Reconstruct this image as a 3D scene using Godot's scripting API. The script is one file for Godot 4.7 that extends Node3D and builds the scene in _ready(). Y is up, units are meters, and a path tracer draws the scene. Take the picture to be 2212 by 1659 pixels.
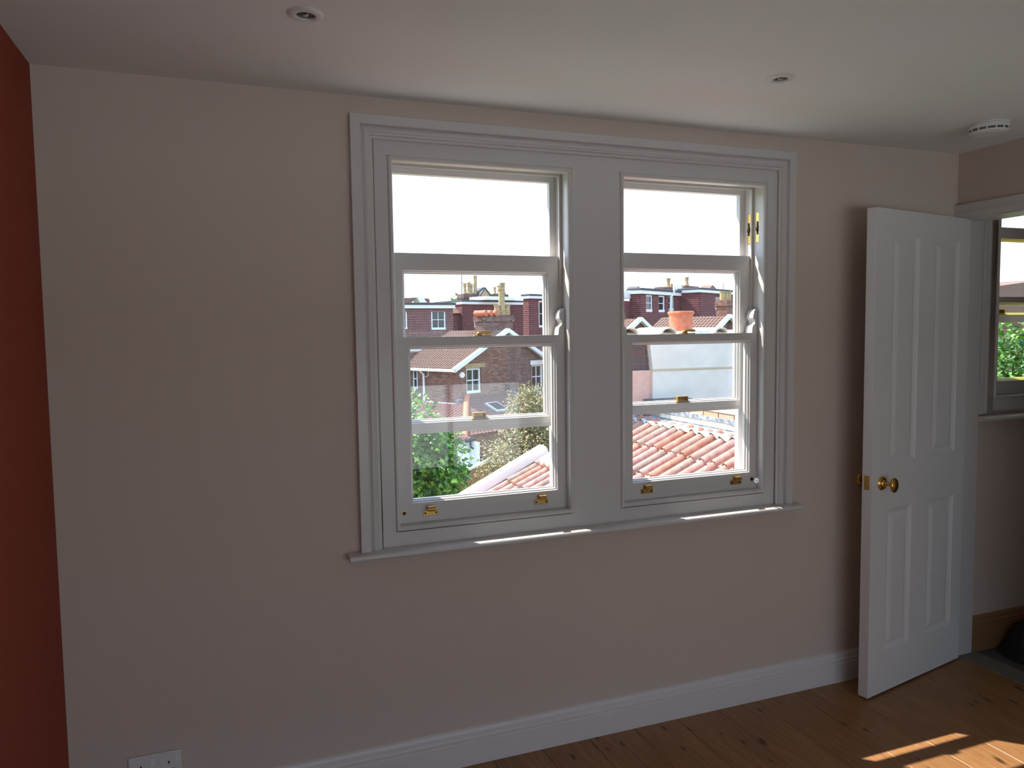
extends Node3D
# An empty, freshly painted loft bedroom: a pair of sash windows with the upper sashes let down, an open panel door, and the rear of a terrace outside.

const ROOM_H := 2.279
const ROOM_X := 3.53
var M := {}
var rng := RandomNumberGenerator.new()
var taken := {}

# ---------------------------------------------------------------- mesh builder
class MB:
	var v := PackedVector3Array()
	var n := PackedVector3Array()
	var uv := PackedVector2Array()
	func tri(a: Vector3, b: Vector3, c: Vector3, na := Vector3.ZERO, nb := Vector3.ZERO, nc := Vector3.ZERO) -> void:   # counter-clockwise from the front
		if na == Vector3.ZERO:
			na = (b - a).cross(c - a).normalized(); nb = na; nc = na
		v.append_array([a, c, b]); n.append_array([na, nc, nb])
	func quad(a: Vector3, b: Vector3, c: Vector3, d: Vector3) -> void:
		tri(a, b, c); tri(a, c, d)
	func squad(p: Array, q: Array) -> void:   # p: four points, q: four normals
		tri(p[0], p[1], p[2], q[0], q[1], q[2]); tri(p[0], p[2], p[3], q[0], q[2], q[3])
	func hexa(p: Array) -> void:   # p: the four corners of one end, then the four matching corners of the other
		if (p[1] - p[0]).cross(p[3] - p[0]).dot(p[4] - p[0]) < 0.0:
			p = [p[3], p[2], p[1], p[0], p[7], p[6], p[5], p[4]]
		quad(p[4], p[5], p[6], p[7]); quad(p[3], p[2], p[1], p[0])
		for i in 4:
			var j := (i + 1) % 4
			quad(p[i], p[j], p[j + 4], p[i + 4])
	func box(lo: Vector3, hi: Vector3, b := 0.0, xf := Transform3D()) -> void:
		b = minf(b, 0.45 * minf(hi.x - lo.x, minf(hi.y - lo.y, hi.z - lo.z)))
		var c := (lo + hi) / 2.0
		var h := (hi - lo) / 2.0
		var ax := [Vector3.RIGHT, Vector3.UP, Vector3.BACK]
		for i in 3:
			var u: Vector3 = ax[i]
			var s: Vector3 = ax[(i + 1) % 3]
			var t: Vector3 = ax[(i + 2) % 3]
			var hu := h.dot(u); var hs := h.dot(s); var ht := h.dot(t)
			for g in [-1.0, 1.0]:
				var o: Vector3 = c + u * hu * g
				var e: Vector3 = s * (hs - b); var f: Vector3 = t * (ht - b) * g
				quad(xf * (o - e - f), xf * (o + e - f), xf * (o + e + f), xf * (o - e + f))
				if b > 0.0:   # edges between +-u and +-s
					for k in [-1.0, 1.0]:
						var p1: Vector3 = c + u * hu * g + s * (hs - b) * k
						var p2: Vector3 = c + u * (hu - b) * g + s * hs * k
						var w: Vector3 = t * (ht - b) * (g * k)
						quad(xf * (p1 - w), xf * (p2 - w), xf * (p2 + w), xf * (p1 + w))
		if b > 0.0:
			for a in [-1.0, 1.0]:
				for d in [-1.0, 1.0]:
					for e2 in [-1.0, 1.0]:
						var k := Vector3(a, d, e2)
						var q := c + h * k
						var x := q - Vector3(0, b * d, b * e2); var y := q - Vector3(b * a, 0, b * e2); var z := q - Vector3(b * a, b * d, 0)
						if a * d * e2 > 0.0: tri(xf * x, xf * y, xf * z)
						else: tri(xf * x, xf * z, xf * y)
	func prism(poly: PackedVector2Array, z0: float, z1: float, xf := Transform3D()) -> void:   # polygon in xy, pushed along z
		if Geometry2D.is_polygon_clockwise(poly):
			poly = poly.duplicate(); poly.reverse()
		var t := Geometry2D.triangulate_polygon(poly)
		for i in range(0, t.size(), 3):
			var a := poly[t[i]]; var b := poly[t[i + 1]]; var c := poly[t[i + 2]]
			if (b - a).cross(c - a) < 0.0:
				var s := b; b = c; c = s
			tri(xf * Vector3(a.x, a.y, z1), xf * Vector3(b.x, b.y, z1), xf * Vector3(c.x, c.y, z1))
			tri(xf * Vector3(a.x, a.y, z0), xf * Vector3(c.x, c.y, z0), xf * Vector3(b.x, b.y, z0))
		for i in poly.size():
			var a := poly[i]; var b := poly[(i + 1) % poly.size()]
			quad(xf * Vector3(a.x, a.y, z0), xf * Vector3(b.x, b.y, z0), xf * Vector3(b.x, b.y, z1), xf * Vector3(a.x, a.y, z1))
	func lathe(prof: Array, seg := 28, xf := Transform3D()) -> void:   # prof: Vector2(radius, height), from bottom to top along the outside
		for k in prof.size() - 1:
			var p: Vector2 = prof[k]; var q: Vector2 = prof[k + 1]
			var d := (q - p).normalized(); var nn := Vector2(d.y, -d.x)
			for i in seg:
				var a0 := TAU * i / seg; var a1 := TAU * (i + 1) / seg
				var e0 := Vector3(cos(a0), 0, -sin(a0)); var e1 := Vector3(cos(a1), 0, -sin(a1))
				var N := [xf.basis * (e0 * nn.x + Vector3.UP * nn.y), xf.basis * (e1 * nn.x + Vector3.UP * nn.y)]
				var P := [xf * (e0 * p.x + Vector3.UP * p.y), xf * (e1 * p.x + Vector3.UP * p.y), xf * (e1 * q.x + Vector3.UP * q.y), xf * (e0 * q.x + Vector3.UP * q.y)]
				squad(P, [N[0], N[1], N[1], N[0]])
	func tube(pts: Array, r, seg := 8, caps := true) -> void:   # r: a radius or one per point
		var rings := []
		var up := Vector3.UP
		for i in pts.size():
			var t: Vector3 = (pts[mini(i + 1, pts.size() - 1)] - pts[maxi(i - 1, 0)]).normalized()
			if absf(t.dot(up)) > 0.95: up = Vector3.RIGHT if absf(t.x) < 0.9 else Vector3.BACK
			var s := t.cross(up).normalized(); var w := s.cross(t)
			var rr: float = r[i] if r is Array else r
			var ring := []
			for k in seg:
				var a := TAU * k / seg
				var e := s * cos(a) + w * sin(a)
				ring.append([pts[i] + e * rr, e])
			rings.append(ring)
			up = w
		for i in rings.size() - 1:
			for k in seg:
				var j := (k + 1) % seg
				squad([rings[i][k][0], rings[i + 1][k][0], rings[i + 1][j][0], rings[i][j][0]], [rings[i][k][1], rings[i + 1][k][1], rings[i + 1][j][1], rings[i][j][1]])
		if caps:
			for k in range(1, seg - 1):
				tri(rings[0][0][0], rings[0][k][0], rings[0][k + 1][0])
				tri(rings[-1][0][0], rings[-1][k + 1][0], rings[-1][k][0])
	func run(prof: Array, path: Array, o: Vector3, ex: Vector3, ey: Vector3, ez: Vector3, closed := false) -> void:
		# a moulding: prof is Vector2(offset to the left of the path, height along ez); path is Vector2 in the plane (ex, ey) with mitred corners
		var rows := []
		var m := path.size()
		for i in m:
			var p: Vector2 = path[i]
			var d0 := Vector2.ZERO; var d1 := Vector2.ZERO
			if closed or i > 0: d0 = (p - path[(i - 1 + m) % m]).normalized()
			if closed or i < m - 1: d1 = (path[(i + 1) % m] - p).normalized()
			if d0 == Vector2.ZERO: d0 = d1
			if d1 == Vector2.ZERO: d1 = d0
			var n0 := Vector2(-d0.y, d0.x); var n1 := Vector2(-d1.y, d1.x)
			var mm := (n0 + n1) / (1.0 + n0.dot(n1))
			var row := []
			for q: Vector2 in prof:
				var w := p + mm * q.x
				row.append(o + ex * w.x + ey * w.y + ez * q.y)
			rows.append(row)
		var last := m if closed else m - 1
		for i in last:
			var A: Array = rows[i]; var B: Array = rows[(i + 1) % m]
			for k in prof.size() - 1:
				quad(A[k], B[k], B[k + 1], A[k + 1])
		if not closed:
			for e in [0, m - 1]:
				var poly := PackedVector2Array(prof)
				var t := Geometry2D.triangulate_polygon(poly)
				for i in range(0, t.size(), 3):
					if e == 0: tri(rows[e][t[i]], rows[e][t[i + 1]], rows[e][t[i + 2]])
					else: tri(rows[e][t[i]], rows[e][t[i + 2]], rows[e][t[i + 1]])
	func holes(x0: float, x1: float, y0: float, y1: float, z0: float, z1: float, cut: Array) -> void:   # a slab in xy with rectangular openings [x0, y0, x1, y1]
		var xs := [x0, x1]; var ys := [y0, y1]
		for c in cut:
			xs.append_array([clampf(c[0], x0, x1), clampf(c[2], x0, x1)]); ys.append_array([clampf(c[1], y0, y1), clampf(c[3], y0, y1)])
		xs.sort(); ys.sort()
		for i in xs.size() - 1:
			for j in ys.size() - 1:
				if xs[i + 1] - xs[i] < 1e-5 or ys[j + 1] - ys[j] < 1e-5: continue
				var mx: float = (xs[i] + xs[i + 1]) / 2.0; var my: float = (ys[j] + ys[j + 1]) / 2.0
				var inside := false
				for c in cut:
					if mx > c[0] and mx < c[2] and my > c[1] and my < c[3]: inside = true
				if not inside: box(Vector3(xs[i], ys[j], z0), Vector3(xs[i + 1], ys[j + 1], z1))
	func mesh() -> ArrayMesh:
		var a := []
		a.resize(Mesh.ARRAY_MAX)
		a[Mesh.ARRAY_VERTEX] = v; a[Mesh.ARRAY_NORMAL] = n
		if uv.size() == v.size(): a[Mesh.ARRAY_TEX_UV] = uv
		var m := ArrayMesh.new()
		m.add_surface_from_arrays(Mesh.PRIMITIVE_TRIANGLES, a)
		return m

# ---------------------------------------------------------------- object helpers
func numbered(called: String) -> String:
	var k: int = taken.get(called, 0)
	taken[called] = k + 1
	return called if k == 0 else "%s_%03d" % [called, k]

func tag(o: Node, label: String, category := "", group := "", kind := "") -> Node:
	if label: o.set_meta("label", label)
	if category: o.set_meta("category", category)
	if group: o.set_meta("group", group)
	if kind: o.set_meta("kind", kind)
	return o

func put(called: String, m, mat: Material, parent: Node = null) -> MeshInstance3D:
	var o := MeshInstance3D.new()
	o.mesh = m.mesh() if m is MB else m
	o.material_override = mat
	if parent == null or parent == self:
		o.name = numbered(called); add_child(o)
	else:
		o.name = called; parent.add_child(o, true)
	return o

func thing(called: String, at := Vector3.ZERO, turn := 0.0) -> Node3D:
	var o := Node3D.new()
	o.name = numbered(called); o.position = at; o.rotation.y = turn
	add_child(o)
	return o

func hue(r: int, g: int, b: int, rough := 0.6, spec := 0.5) -> StandardMaterial3D:
	var m := StandardMaterial3D.new()
	m.albedo_color = Color8(r, g, b); m.roughness = rough; m.metallic_specular = spec
	return m

func noise_tex(size: int, freq: float, ramp: Array, seed_: int, bump := false, octaves := 4) -> NoiseTexture2D:
	var f := FastNoiseLite.new()
	f.noise_type = FastNoiseLite.TYPE_SIMPLEX_SMOOTH; f.frequency = freq; f.seed = seed_; f.fractal_octaves = octaves
	var t := NoiseTexture2D.new()
	t.width = size; t.height = size; t.seamless = true; t.noise = f
	if bump:
		t.as_normal_map = true; t.bump_strength = 4.0
	elif ramp:
		var g := Gradient.new()
		g.offsets = PackedFloat32Array(ramp.map(func(x): return x[0])); g.colors = PackedColorArray(ramp.map(func(x): return x[1]))
		t.color_ramp = g
	return t

func mottled(cols: Array, freq: float, scale: float, rough := 0.8, seed_ := 3, relief := 0.0) -> StandardMaterial3D:
	var m := StandardMaterial3D.new()
	var r := []
	for i in cols.size(): r.append([lerpf(0.28, 0.72, float(i) / (cols.size() - 1)), cols[i]])
	m.albedo_texture = noise_tex(256, freq, r, seed_)
	m.roughness = rough
	m.uv1_triplanar = true; m.uv1_scale = Vector3.ONE * scale
	if relief > 0.0:
		m.heightmap_enabled = true; m.heightmap_texture = m.albedo_texture; m.heightmap_scale = relief
	return m

func brick_mat(cols: Array, mortar: Color, bw: float, bh: float, seed_: int) -> StandardMaterial3D:
	# one tile of texture is 8 bricks by 16 courses
	var W := 512; var H := 512
	var im := Image.create(W, H, false, Image.FORMAT_RGB8); var hm := Image.create(W, H, false, Image.FORMAT_RGB8)
	im.fill(mortar); hm.fill(Color(0.25, 0.25, 0.25))
	var r := RandomNumberGenerator.new(); r.seed = seed_
	for j in 16:
		for i in 9:
			var c: Color = cols[r.randi() % cols.size()]
			c = c.lightened(r.randf() * 0.14) if r.randf() < 0.5 else c.darkened(r.randf() * 0.2)
			var x := i * 64 - (32 if j % 2 else 0)
			for k in [x, x + W if x < 0 else x]:
				im.fill_rect(Rect2i(k + 3, j * 32 + 4, 59, 25), c); hm.fill_rect(Rect2i(k + 3, j * 32 + 4, 59, 25), Color(0.9, 0.9, 0.9))
	var m := StandardMaterial3D.new()
	m.albedo_texture = ImageTexture.create_from_image(im); m.roughness = 0.9
	m.heightmap_enabled = true; m.heightmap_texture = ImageTexture.create_from_image(hm); m.heightmap_scale = 1.0
	m.uv1_triplanar = true; m.uv1_triplanar_sharpness = 8.0; m.uv1_scale = Vector3(1.0 / (8.0 * bw), 1.0 / (16.0 * bh), 1.0 / (8.0 * bw))
	return m

func wood_mat() -> StandardMaterial3D:
	var W := 256; var H := 1024
	var a := FastNoiseLite.new(); a.seed = 11; a.frequency = 1.0; a.fractal_octaves = 4
	var b := FastNoiseLite.new(); b.seed = 5; b.frequency = 1.0; b.fractal_octaves = 2
	var im := Image.create(W, H, false, Image.FORMAT_RGB8)
	var light := Color8(168, 124, 82); var mid := Color8(142, 100, 62); var dark := Color8(92, 60, 36)
	var knots := []
	var r := RandomNumberGenerator.new(); r.seed = 9
	for i in 26: knots.append(Vector3(r.randf() * W, r.randf() * H, r.randf_range(2.0, 5.0)))
	for y in H:
		for x in W:
			var wx := float(x)
			var k := 0.0
			for q: Vector3 in knots:
				var dx := wx - q.x; var dy := (float(y) - q.y) * 0.4
				if absf(dx) < 40.0 and absf(dy) < 40.0:
					var d2 := dx * dx + dy * dy
					k = maxf(k, exp(-d2 / (q.z * q.z)))
					wx += dx * 0.9 * exp(-d2 / 260.0)
			var g := a.get_noise_2d(wx * 0.085, y * 0.0042) * 0.5 + 0.5
			var f := a.get_noise_2d(wx * 0.42 + 90.0, y * 0.02) * 0.5 + 0.5
			var w := b.get_noise_2d(x * 0.006, y * 0.003)
			var c := mid.lerp(light, clampf(g * 1.3 - 0.1 + w * 0.4, 0.0, 1.0)).lerp(dark, clampf((f - 0.56) * 1.6, 0.0, 0.4))
			im.set_pixel(x, y, c.lerp(Color8(54, 30, 16), k * 0.85))
	var m := StandardMaterial3D.new()
	m.albedo_texture = ImageTexture.create_from_image(im); m.roughness = 0.42; m.metallic_specular = 0.45
	return m

# ---------------------------------------------------------------- scene
func _ready() -> void:
	rng.seed = 4711
	# camera
	var cam := Camera3D.new(); cam.name = "camera"
	cam.fov = 54.2922; cam.near = 0.05; cam.far = 400.0
	cam.transform = Transform3D(Basis(Vector3.UP, -0.35854) * Basis(Vector3.RIGHT, -0.06948) * Basis(Vector3.BACK, -0.0134), Vector3(0.4909, 1.5227, 2.4542))
	add_child(cam)
	# sky
	var env := Environment.new()
	var sm := ProceduralSkyMaterial.new()
	sm.sky_top_color = Color(0.66, 0.82, 1.0); sm.sky_horizon_color = Color(0.9, 0.95, 1.0); sm.sky_curve = 0.25; sm.sky_energy_multiplier = 1.3
	sm.ground_bottom_color = Color(0.32, 0.31, 0.27); sm.ground_horizon_color = Color(0.5, 0.5, 0.48); sm.sun_angle_max = 1.0
	var sky := Sky.new(); sky.sky_material = sm
	env.background_mode = Environment.BG_SKY; env.sky = sky
	env.tonemap_mode = Environment.TONE_MAPPER_LINEAR; env.tonemap_exposure = 1.52
	env.sdfgi_enabled = true; env.ssao_enabled = true; env.ssil_enabled = true
	var we := WorldEnvironment.new(); we.name = "sky"; we.environment = env
	add_child(we)
	# sun
	var sun := DirectionalLight3D.new(); sun.name = "sun"
	sun.light_color = Color(1.0, 0.97, 0.92); sun.light_energy = 2.4; sun.light_angular_distance = 0.53; sun.shadow_enabled = true
	sun.look_at_from_position(Vector3.ZERO, Vector3(1.02, -1.85, 1.0), Vector3.UP)
	add_child(sun)
	materials()
	shell()
	window_joinery()
	hall()
	door()
	fittings()
	near_roof()
	outside()

func materials() -> void:
	M.wall = hue(212, 197, 185, 0.75, 0.3)
	M.ceiling = hue(240, 240, 239, 0.85, 0.3)
	M.red = hue(158, 74, 58, 0.75, 0.3)
	M.gloss = hue(212, 209, 207, 0.32, 0.5)
	M.door = hue(228, 227, 226, 0.4, 0.5)
	M.skirt = hue(228, 224, 222, 0.4, 0.5)
	M.wood = wood_mat()
	M.brass = hue(222, 176, 88, 0.25); M.brass.metallic = 1.0
	M.satin_brass = hue(190, 152, 86, 0.38); M.satin_brass.metallic = 1.0
	M.chrome = hue(225, 228, 232, 0.15); M.chrome.metallic = 1.0
	M.black = hue(14, 13, 13, 0.6)
	M.glass = StandardMaterial3D.new()
	M.glass.transparency = BaseMaterial3D.TRANSPARENCY_ALPHA; M.glass.albedo_color = Color(0.96, 0.98, 0.97, 0.04); M.glass.roughness = 0.0
	M.yellow = hue(214, 208, 96, 0.5)
	M.plastic = hue(226, 225, 224, 0.35)
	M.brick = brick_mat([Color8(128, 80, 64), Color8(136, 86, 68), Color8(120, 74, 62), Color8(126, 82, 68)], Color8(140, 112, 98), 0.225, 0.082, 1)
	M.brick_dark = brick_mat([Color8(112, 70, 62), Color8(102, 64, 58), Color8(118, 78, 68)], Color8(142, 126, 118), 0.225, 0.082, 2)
	M.hung = mottled([Color8(102, 56, 56), Color8(114, 66, 64), Color8(124, 76, 72)], 0.03, 0.6, 0.85, 4)
	M.hung_pale = mottled([Color8(118, 82, 78), Color8(128, 92, 86), Color8(138, 102, 96)], 0.03, 0.6, 0.85, 6)
	M.upvc = hue(236, 238, 240, 0.4)
	M.dark_glass = hue(34, 42, 44, 0.06, 0.6)
	M.lead = mottled([Color8(110, 116, 124), Color8(138, 143, 150), Color8(160, 164, 168)], 0.03, 1.5, 0.6, 8)
	M.lead_bright = mottled([Color8(176, 180, 186), Color8(196, 199, 203), Color8(206, 208, 210)], 0.03, 2.0, 0.55, 41)
	M.slate = mottled([Color8(58, 60, 66), Color8(74, 75, 80), Color8(92, 92, 94)], 0.04, 1.0, 0.7, 9)
	M.buff = mottled([Color8(150, 124, 88), Color8(176, 150, 108), Color8(190, 168, 126)], 0.03, 1.2, 0.85, 10)
	M.terra = mottled([Color8(180, 98, 68), Color8(194, 112, 80), Color8(200, 122, 90)], 0.02, 2.0, 0.8, 12)
	M.cream = mottled([Color8(214, 212, 202), Color8(220, 218, 209), Color8(224, 222, 214)], 0.02, 0.5, 0.85, 13)
	M.mortar = mottled([Color8(196, 186, 166), Color8(212, 204, 184), Color8(224, 216, 198)], 0.03, 2.0, 0.9, 14, 0.4)
	M.pink = mottled([Color8(206, 166, 152), Color8(214, 176, 162)], 0.03, 1.5, 0.85, 15)
	M.far_tile = mottled([Color8(112, 82, 70), Color8(130, 96, 80), Color8(144, 112, 94), Color8(116, 94, 84)], 0.05, 0.9, 0.85, 16)
	M.red_tile = mottled([Color8(96, 60, 56), Color8(108, 68, 62), Color8(120, 80, 72)], 0.05, 1.2, 0.8, 17)
	M.grass = mottled([Color8(74, 88, 44), Color8(96, 108, 58), Color8(120, 116, 76)], 0.02, 0.15, 0.95, 18)
	M.bark = mottled([Color8(96, 78, 58), Color8(130, 108, 84)], 0.05, 4.0, 0.9, 19)
	M.fence = mottled([Color8(140, 100, 64), Color8(166, 124, 82)], 0.05, 2.0, 0.85, 20)
	M.leaf = StandardMaterial3D.new()
	M.leaf.vertex_color_use_as_albedo = true; M.leaf.roughness = 0.45; M.leaf.cull_mode = BaseMaterial3D.CULL_DISABLED; M.leaf.backlight_enabled = true; M.leaf.backlight = Color(0.5, 0.55, 0.3)

func structure(o: Node, label: String, category: String) -> Node:
	return tag(o, label, category, "", "structure")

func shell() -> void:
	var st := MB.new()   # the window wall, with its opening
	st.holes(-0.2, ROOM_X, -0.15, ROOM_H + 0.25, -0.14, 0.0, [[0.945, 0.79, 2.545, 2.15]])
	structure(put("wall_front", st, M.wall), "warm off-white plaster wall around the pair of sash windows", "wall")
	st = MB.new()
	st.holes(-0.2, 3.65, -5.2, ROOM_H + 0.35, -0.24, -0.141, [[0.955, 0.79, 2.535, 2.15]])
	structure(put("wall_outer", st, M.brick), "brick outer skin of the house below and beside the windows", "wall")
	st = MB.new(); st.hexa([Vector3(0.9, 0.70, -0.46), Vector3(2.59, 0.70, -0.46), Vector3(2.59, 0.70, -0.2), Vector3(0.9, 0.70, -0.2), Vector3(0.9, 0.775, -0.46), Vector3(2.59, 0.775, -0.46), Vector3(2.59, 0.812, -0.2), Vector3(0.9, 0.812, -0.2)])
	structure(put("trim_10", st, M.upvc), "white painted stone sill outside the pair of windows", "sill")
	st = MB.new(); st.box(Vector3(-6.0, -0.5, 4.86), Vector3(10.0, -0.25, 22.0))
	structure(put("roof_terrace", st, M.cream), "pale paved roof terrace behind the viewer, not in the photograph", "terrace")
	st = MB.new()
	st.box(Vector3(-0.2, -0.15, 0.0), Vector3(0.0, ROOM_H + 0.25, 4.7))
	structure(put("wall_left", st, M.red), "terracotta red painted side wall at the left edge", "wall")
	st = MB.new()   # partition with the doorway
	st.box(Vector3(ROOM_X, 2.0, 0.0), Vector3(3.65, ROOM_H + 0.25, 0.78))
	st.box(Vector3(ROOM_X, -0.15, 0.77), Vector3(3.65, ROOM_H + 0.25, 4.7))
	structure(put("wall_right", st, M.wall), "off-white partition wall above the open doorway", "wall")
	st = MB.new()   # the wall behind the photographer has a wide glazed opening to the balcony
	var bw := [[0.15, 0.1, 3.35, 1.6]]
	st.holes(-0.2, 3.65, -0.15, ROOM_H + 0.25, 4.6, 4.85, bw)
	structure(put("wall_back", st, M.wall), "plain wall behind the viewer with a wide glazed opening", "wall")
	var wb := thing("window_4")
	structure(wb, "wide glazed balcony doors behind the viewer, not in the photograph", "window")
	st = MB.new()
	for k in 5: st.box(Vector3(0.15 + 0.7875 * k, 0.17, 4.66), Vector3(0.2 + 0.7875 * k, 1.54, 4.72), 0.004)
	st.box(Vector3(0.15, 0.1, 4.66), Vector3(3.35, 0.17, 4.72), 0.004); st.box(Vector3(0.15, 1.54, 4.66), Vector3(3.35, 1.6, 4.72), 0.004)
	put("frame", st, M.gloss, wb)
	for k in 4:
		var a := 0.2 + 0.7875 * k; var b := a + 0.7375
		st = MB.new()
		st.quad(Vector3(a, 0.17, 4.69), Vector3(b, 0.17, 4.69), Vector3(b, 1.54, 4.69), Vector3(a, 1.54, 4.69))
		put("pane", st, M.glass, wb)
	st = MB.new()
	st.box(Vector3(-0.2, ROOM_H, 0.0), Vector3(ROOM_X, ROOM_H + 0.25, 4.7))
	structure(put("ceiling", st, M.ceiling), "flat white plastered bedroom ceiling", "ceiling")
	# floor: a slab that carries oak boards laid away from the window
	var fl := thing("floor", Vector3(0, 0, 0))
	structure(fl, "oak plank bedroom floor with knots", "floor")
	st = MB.new(); st.box(Vector3(-0.2, -0.15, 0.0), Vector3(3.6, -0.016, 4.7))
	put("subfloor", st, M.fence, fl)
	var pw := 0.19
	for i in 19:
		var x0 := 3.595 - (i + 1) * pw
		var z := 0.0 - rng.randf() * 1.2
		while z < 4.6:
			var z1 := minf(z + 1.9, 4.6)
			var za := maxf(z, 0.004)
			if z1 > 0.05: plank(fl, maxf(x0, 0.0) + 0.0006, minf(x0 + pw, 3.595) - 0.0006, za + 0.0006, z1 - 0.0006)
			z = z1
	# skirting boards
	var prof := [Vector2(0.0, 0.0), Vector2(0.018, 0.0), Vector2(0.018, 0.083), Vector2(0.0145, 0.087), Vector2(0.017, 0.092), Vector2(0.0175, 0.098), Vector2(0.015, 0.103), Vector2(0.0115, 0.105), Vector2(0.012, 0.116), Vector2(0.008, 0.126), Vector2(0.0, 0.13)]
	st = MB.new()
	st.run(prof, [Vector2(0.0, 0.0), Vector2(ROOM_X, 0.0)], Vector3.ZERO, Vector3.RIGHT, Vector3.BACK, Vector3.UP)
	structure(put("baseboard_front", st, M.skirt), "white moulded skirting board under the windows", "skirting")

func flip(st: MB) -> MB:   # turns a moulding inside out
	for i in range(0, st.v.size(), 3):
		var a := st.v[i + 1]; st.v[i + 1] = st.v[i + 2]; st.v[i + 2] = a
		for k in 3: st.n[i + k] = -st.n[i + k]
	return st

func plank(parent: Node, x0: float, x1: float, z0: float, z1: float) -> void:
	var st := MB.new()
	st.box(Vector3(x0, -0.015, z0), Vector3(x1, 0.0, z1), 0.0014)
	var o := Vector2(rng.randf(), rng.randf())
	for p in st.v: st.uv.append(Vector2(p.x / 0.4, p.z / 1.9) + o)
	put("plank", st, M.wood, parent)

# ---------------------------------------------------------------- windows
func sash(parent: Node3D, called: String, x0: float, x1: float, gx0: float, gx1: float, y0: float, gy0: float, gy1: float, y1: float, zf: float, horns: bool, bevel: Material) -> MeshInstance3D:
	# stiles and rails 42 mm thick, front face at zf, glass in the middle, splayed inner edges
	var t := 0.042
	var zg := zf - 0.024
	var st := MB.new()
	var o := [Vector2(x0, y0), Vector2(x1, y0), Vector2(x1, y1), Vector2(x0, y1)]
	var i := [Vector2(gx0, gy0), Vector2(gx1, gy0), Vector2(gx1, gy1), Vector2(gx0, gy1)]
	var r := 0.002
	for k in 4:
		var j := (k + 1) % 4
		var a: Vector2 = o[k]; var b: Vector2 = o[j]; var c: Vector2 = i[j]; var d: Vector2 = i[k]
		st.quad(Vector3(a.x, a.y, zf), Vector3(b.x, b.y, zf), Vector3(c.x, c.y, zf), Vector3(d.x, d.y, zf))
		st.quad(Vector3(b.x, b.y, zf - t), Vector3(a.x, a.y, zf - t), Vector3(d.x, d.y, zf - t), Vector3(c.x, c.y, zf - t))
		st.quad(Vector3(b.x, b.y, zf), Vector3(a.x, a.y, zf), Vector3(a.x, a.y, zf - t), Vector3(b.x, b.y, zf - t))
	if horns:
		for s in [0, 1]:
			var e: float = x1 if s else x0
			var m: float = -1.0 if s else 1.0
			var pts := PackedVector2Array()
			for q in [[0, 0], [0, 0.095], [0.012, 0.097], [0.02, 0.092], [0.026, 0.084], [0.03, 0.072], [0.031, 0.06], [0.028, 0.056], [0.023, 0.052], [0.0205, 0.045], [0.022, 0.037], [0.027, 0.032], [0.032, 0.028], [0.034, 0.02], [0.036, 0]]:
				pts.append(Vector2(e + m * q[0], y1 + q[1]))
			st.prism(pts, zf - t, zf)
	var f := put(called, st, M.gloss, parent)
	# splayed glazing edge, front and back
	st = MB.new()
	var b2 := 0.011
	var g := [Vector2(gx0 + b2, gy0 + b2), Vector2(gx1 - b2, gy0 + b2), Vector2(gx1 - b2, gy1 - b2), Vector2(gx0 + b2, gy1 - b2)]
	var sec := [Vector3(0.0, 0.0, zf), Vector3(0.2, 0.0, zf - 0.006), Vector3(0.45, 0.0, zf - 0.007), Vector3(0.8, 0.0, zf - 0.016), Vector3(1.0, 0.0, zf - 0.017), Vector3(1.0, 0.0, zf - 0.031), Vector3(0.0, 0.0, zf - t)]
	for k in 4:
		var j := (k + 1) % 4
		for s in sec.size() - 1:
			var pa: Vector2 = i[k].lerp(g[k], sec[s].x); var pb: Vector2 = i[j].lerp(g[j], sec[s].x)
			var qa: Vector2 = i[k].lerp(g[k], sec[s + 1].x); var qb: Vector2 = i[j].lerp(g[j], sec[s + 1].x)
			st.quad(Vector3(pa.x, pa.y, sec[s].z), Vector3(pb.x, pb.y, sec[s].z), Vector3(qb.x, qb.y, sec[s + 1].z), Vector3(qa.x, qa.y, sec[s + 1].z))
	put("glazing_moulding", st, bevel, f)
	st = MB.new()
	st.quad(Vector3(g[0].x, g[0].y, zg), Vector3(g[1].x, g[1].y, zg), Vector3(g[2].x, g[2].y, zg), Vector3(g[3].x, g[3].y, zg))
	put("pane", st, M.glass, f)
	return f

func sash_lift(parent: Node, x: float, y: float, z: float) -> void:   # a brass hook lift: plate with two screws and a curled lip
	var st := MB.new()
	st.box(Vector3(x - 0.026, y, z), Vector3(x + 0.026, y + 0.018, z + 0.0025), 0.001)
	var prof := []
	for k in 13:
		var a := lerpf(PI, -0.55, k / 12.0)
		prof.append(Vector2(0.0115 + cos(a) * 0.0105, 0.024 + sin(a) * 0.0105))
	prof.push_front(Vector2(0.001, 0.004))
	for k in prof.size() - 1:
		var p: Vector2 = prof[k]; var q: Vector2 = prof[k + 1]
		var d := (q - p).normalized(); var nn := Vector2(-d.y, d.x) * 0.0012
		var A := []
		for s in [p - nn, q - nn, q + nn, p + nn]:
			A.append(Vector3(x - 0.0135, y + s.y, z + s.x))
		for s in [p - nn, q - nn, q + nn, p + nn]:
			A.append(Vector3(x + 0.0135, y + s.y, z + s.x))
		st.quad(A[0], A[1], A[2], A[3]); st.quad(A[7], A[6], A[5], A[4])
		for e in 4: st.quad(A[(e + 1) % 4], A[e], A[e + 4], A[(e + 1) % 4 + 4])
	put("sash_lift", st, M.satin_brass, parent)
	for s in [-1, 1]:
		st = MB.new()
		st.lathe([Vector2(0.0, 0.0014), Vector2(0.0028, 0.0012), Vector2(0.0034, 0.0)].map(func(q): return Vector2(q.x, 0.0014 - q.y)), 10, Transform3D(Basis(Vector3.RIGHT, PI / 2), Vector3(x + s * 0.0195, y + 0.009, z + 0.0025)))
		put("screw", st, M.black, parent)

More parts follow.
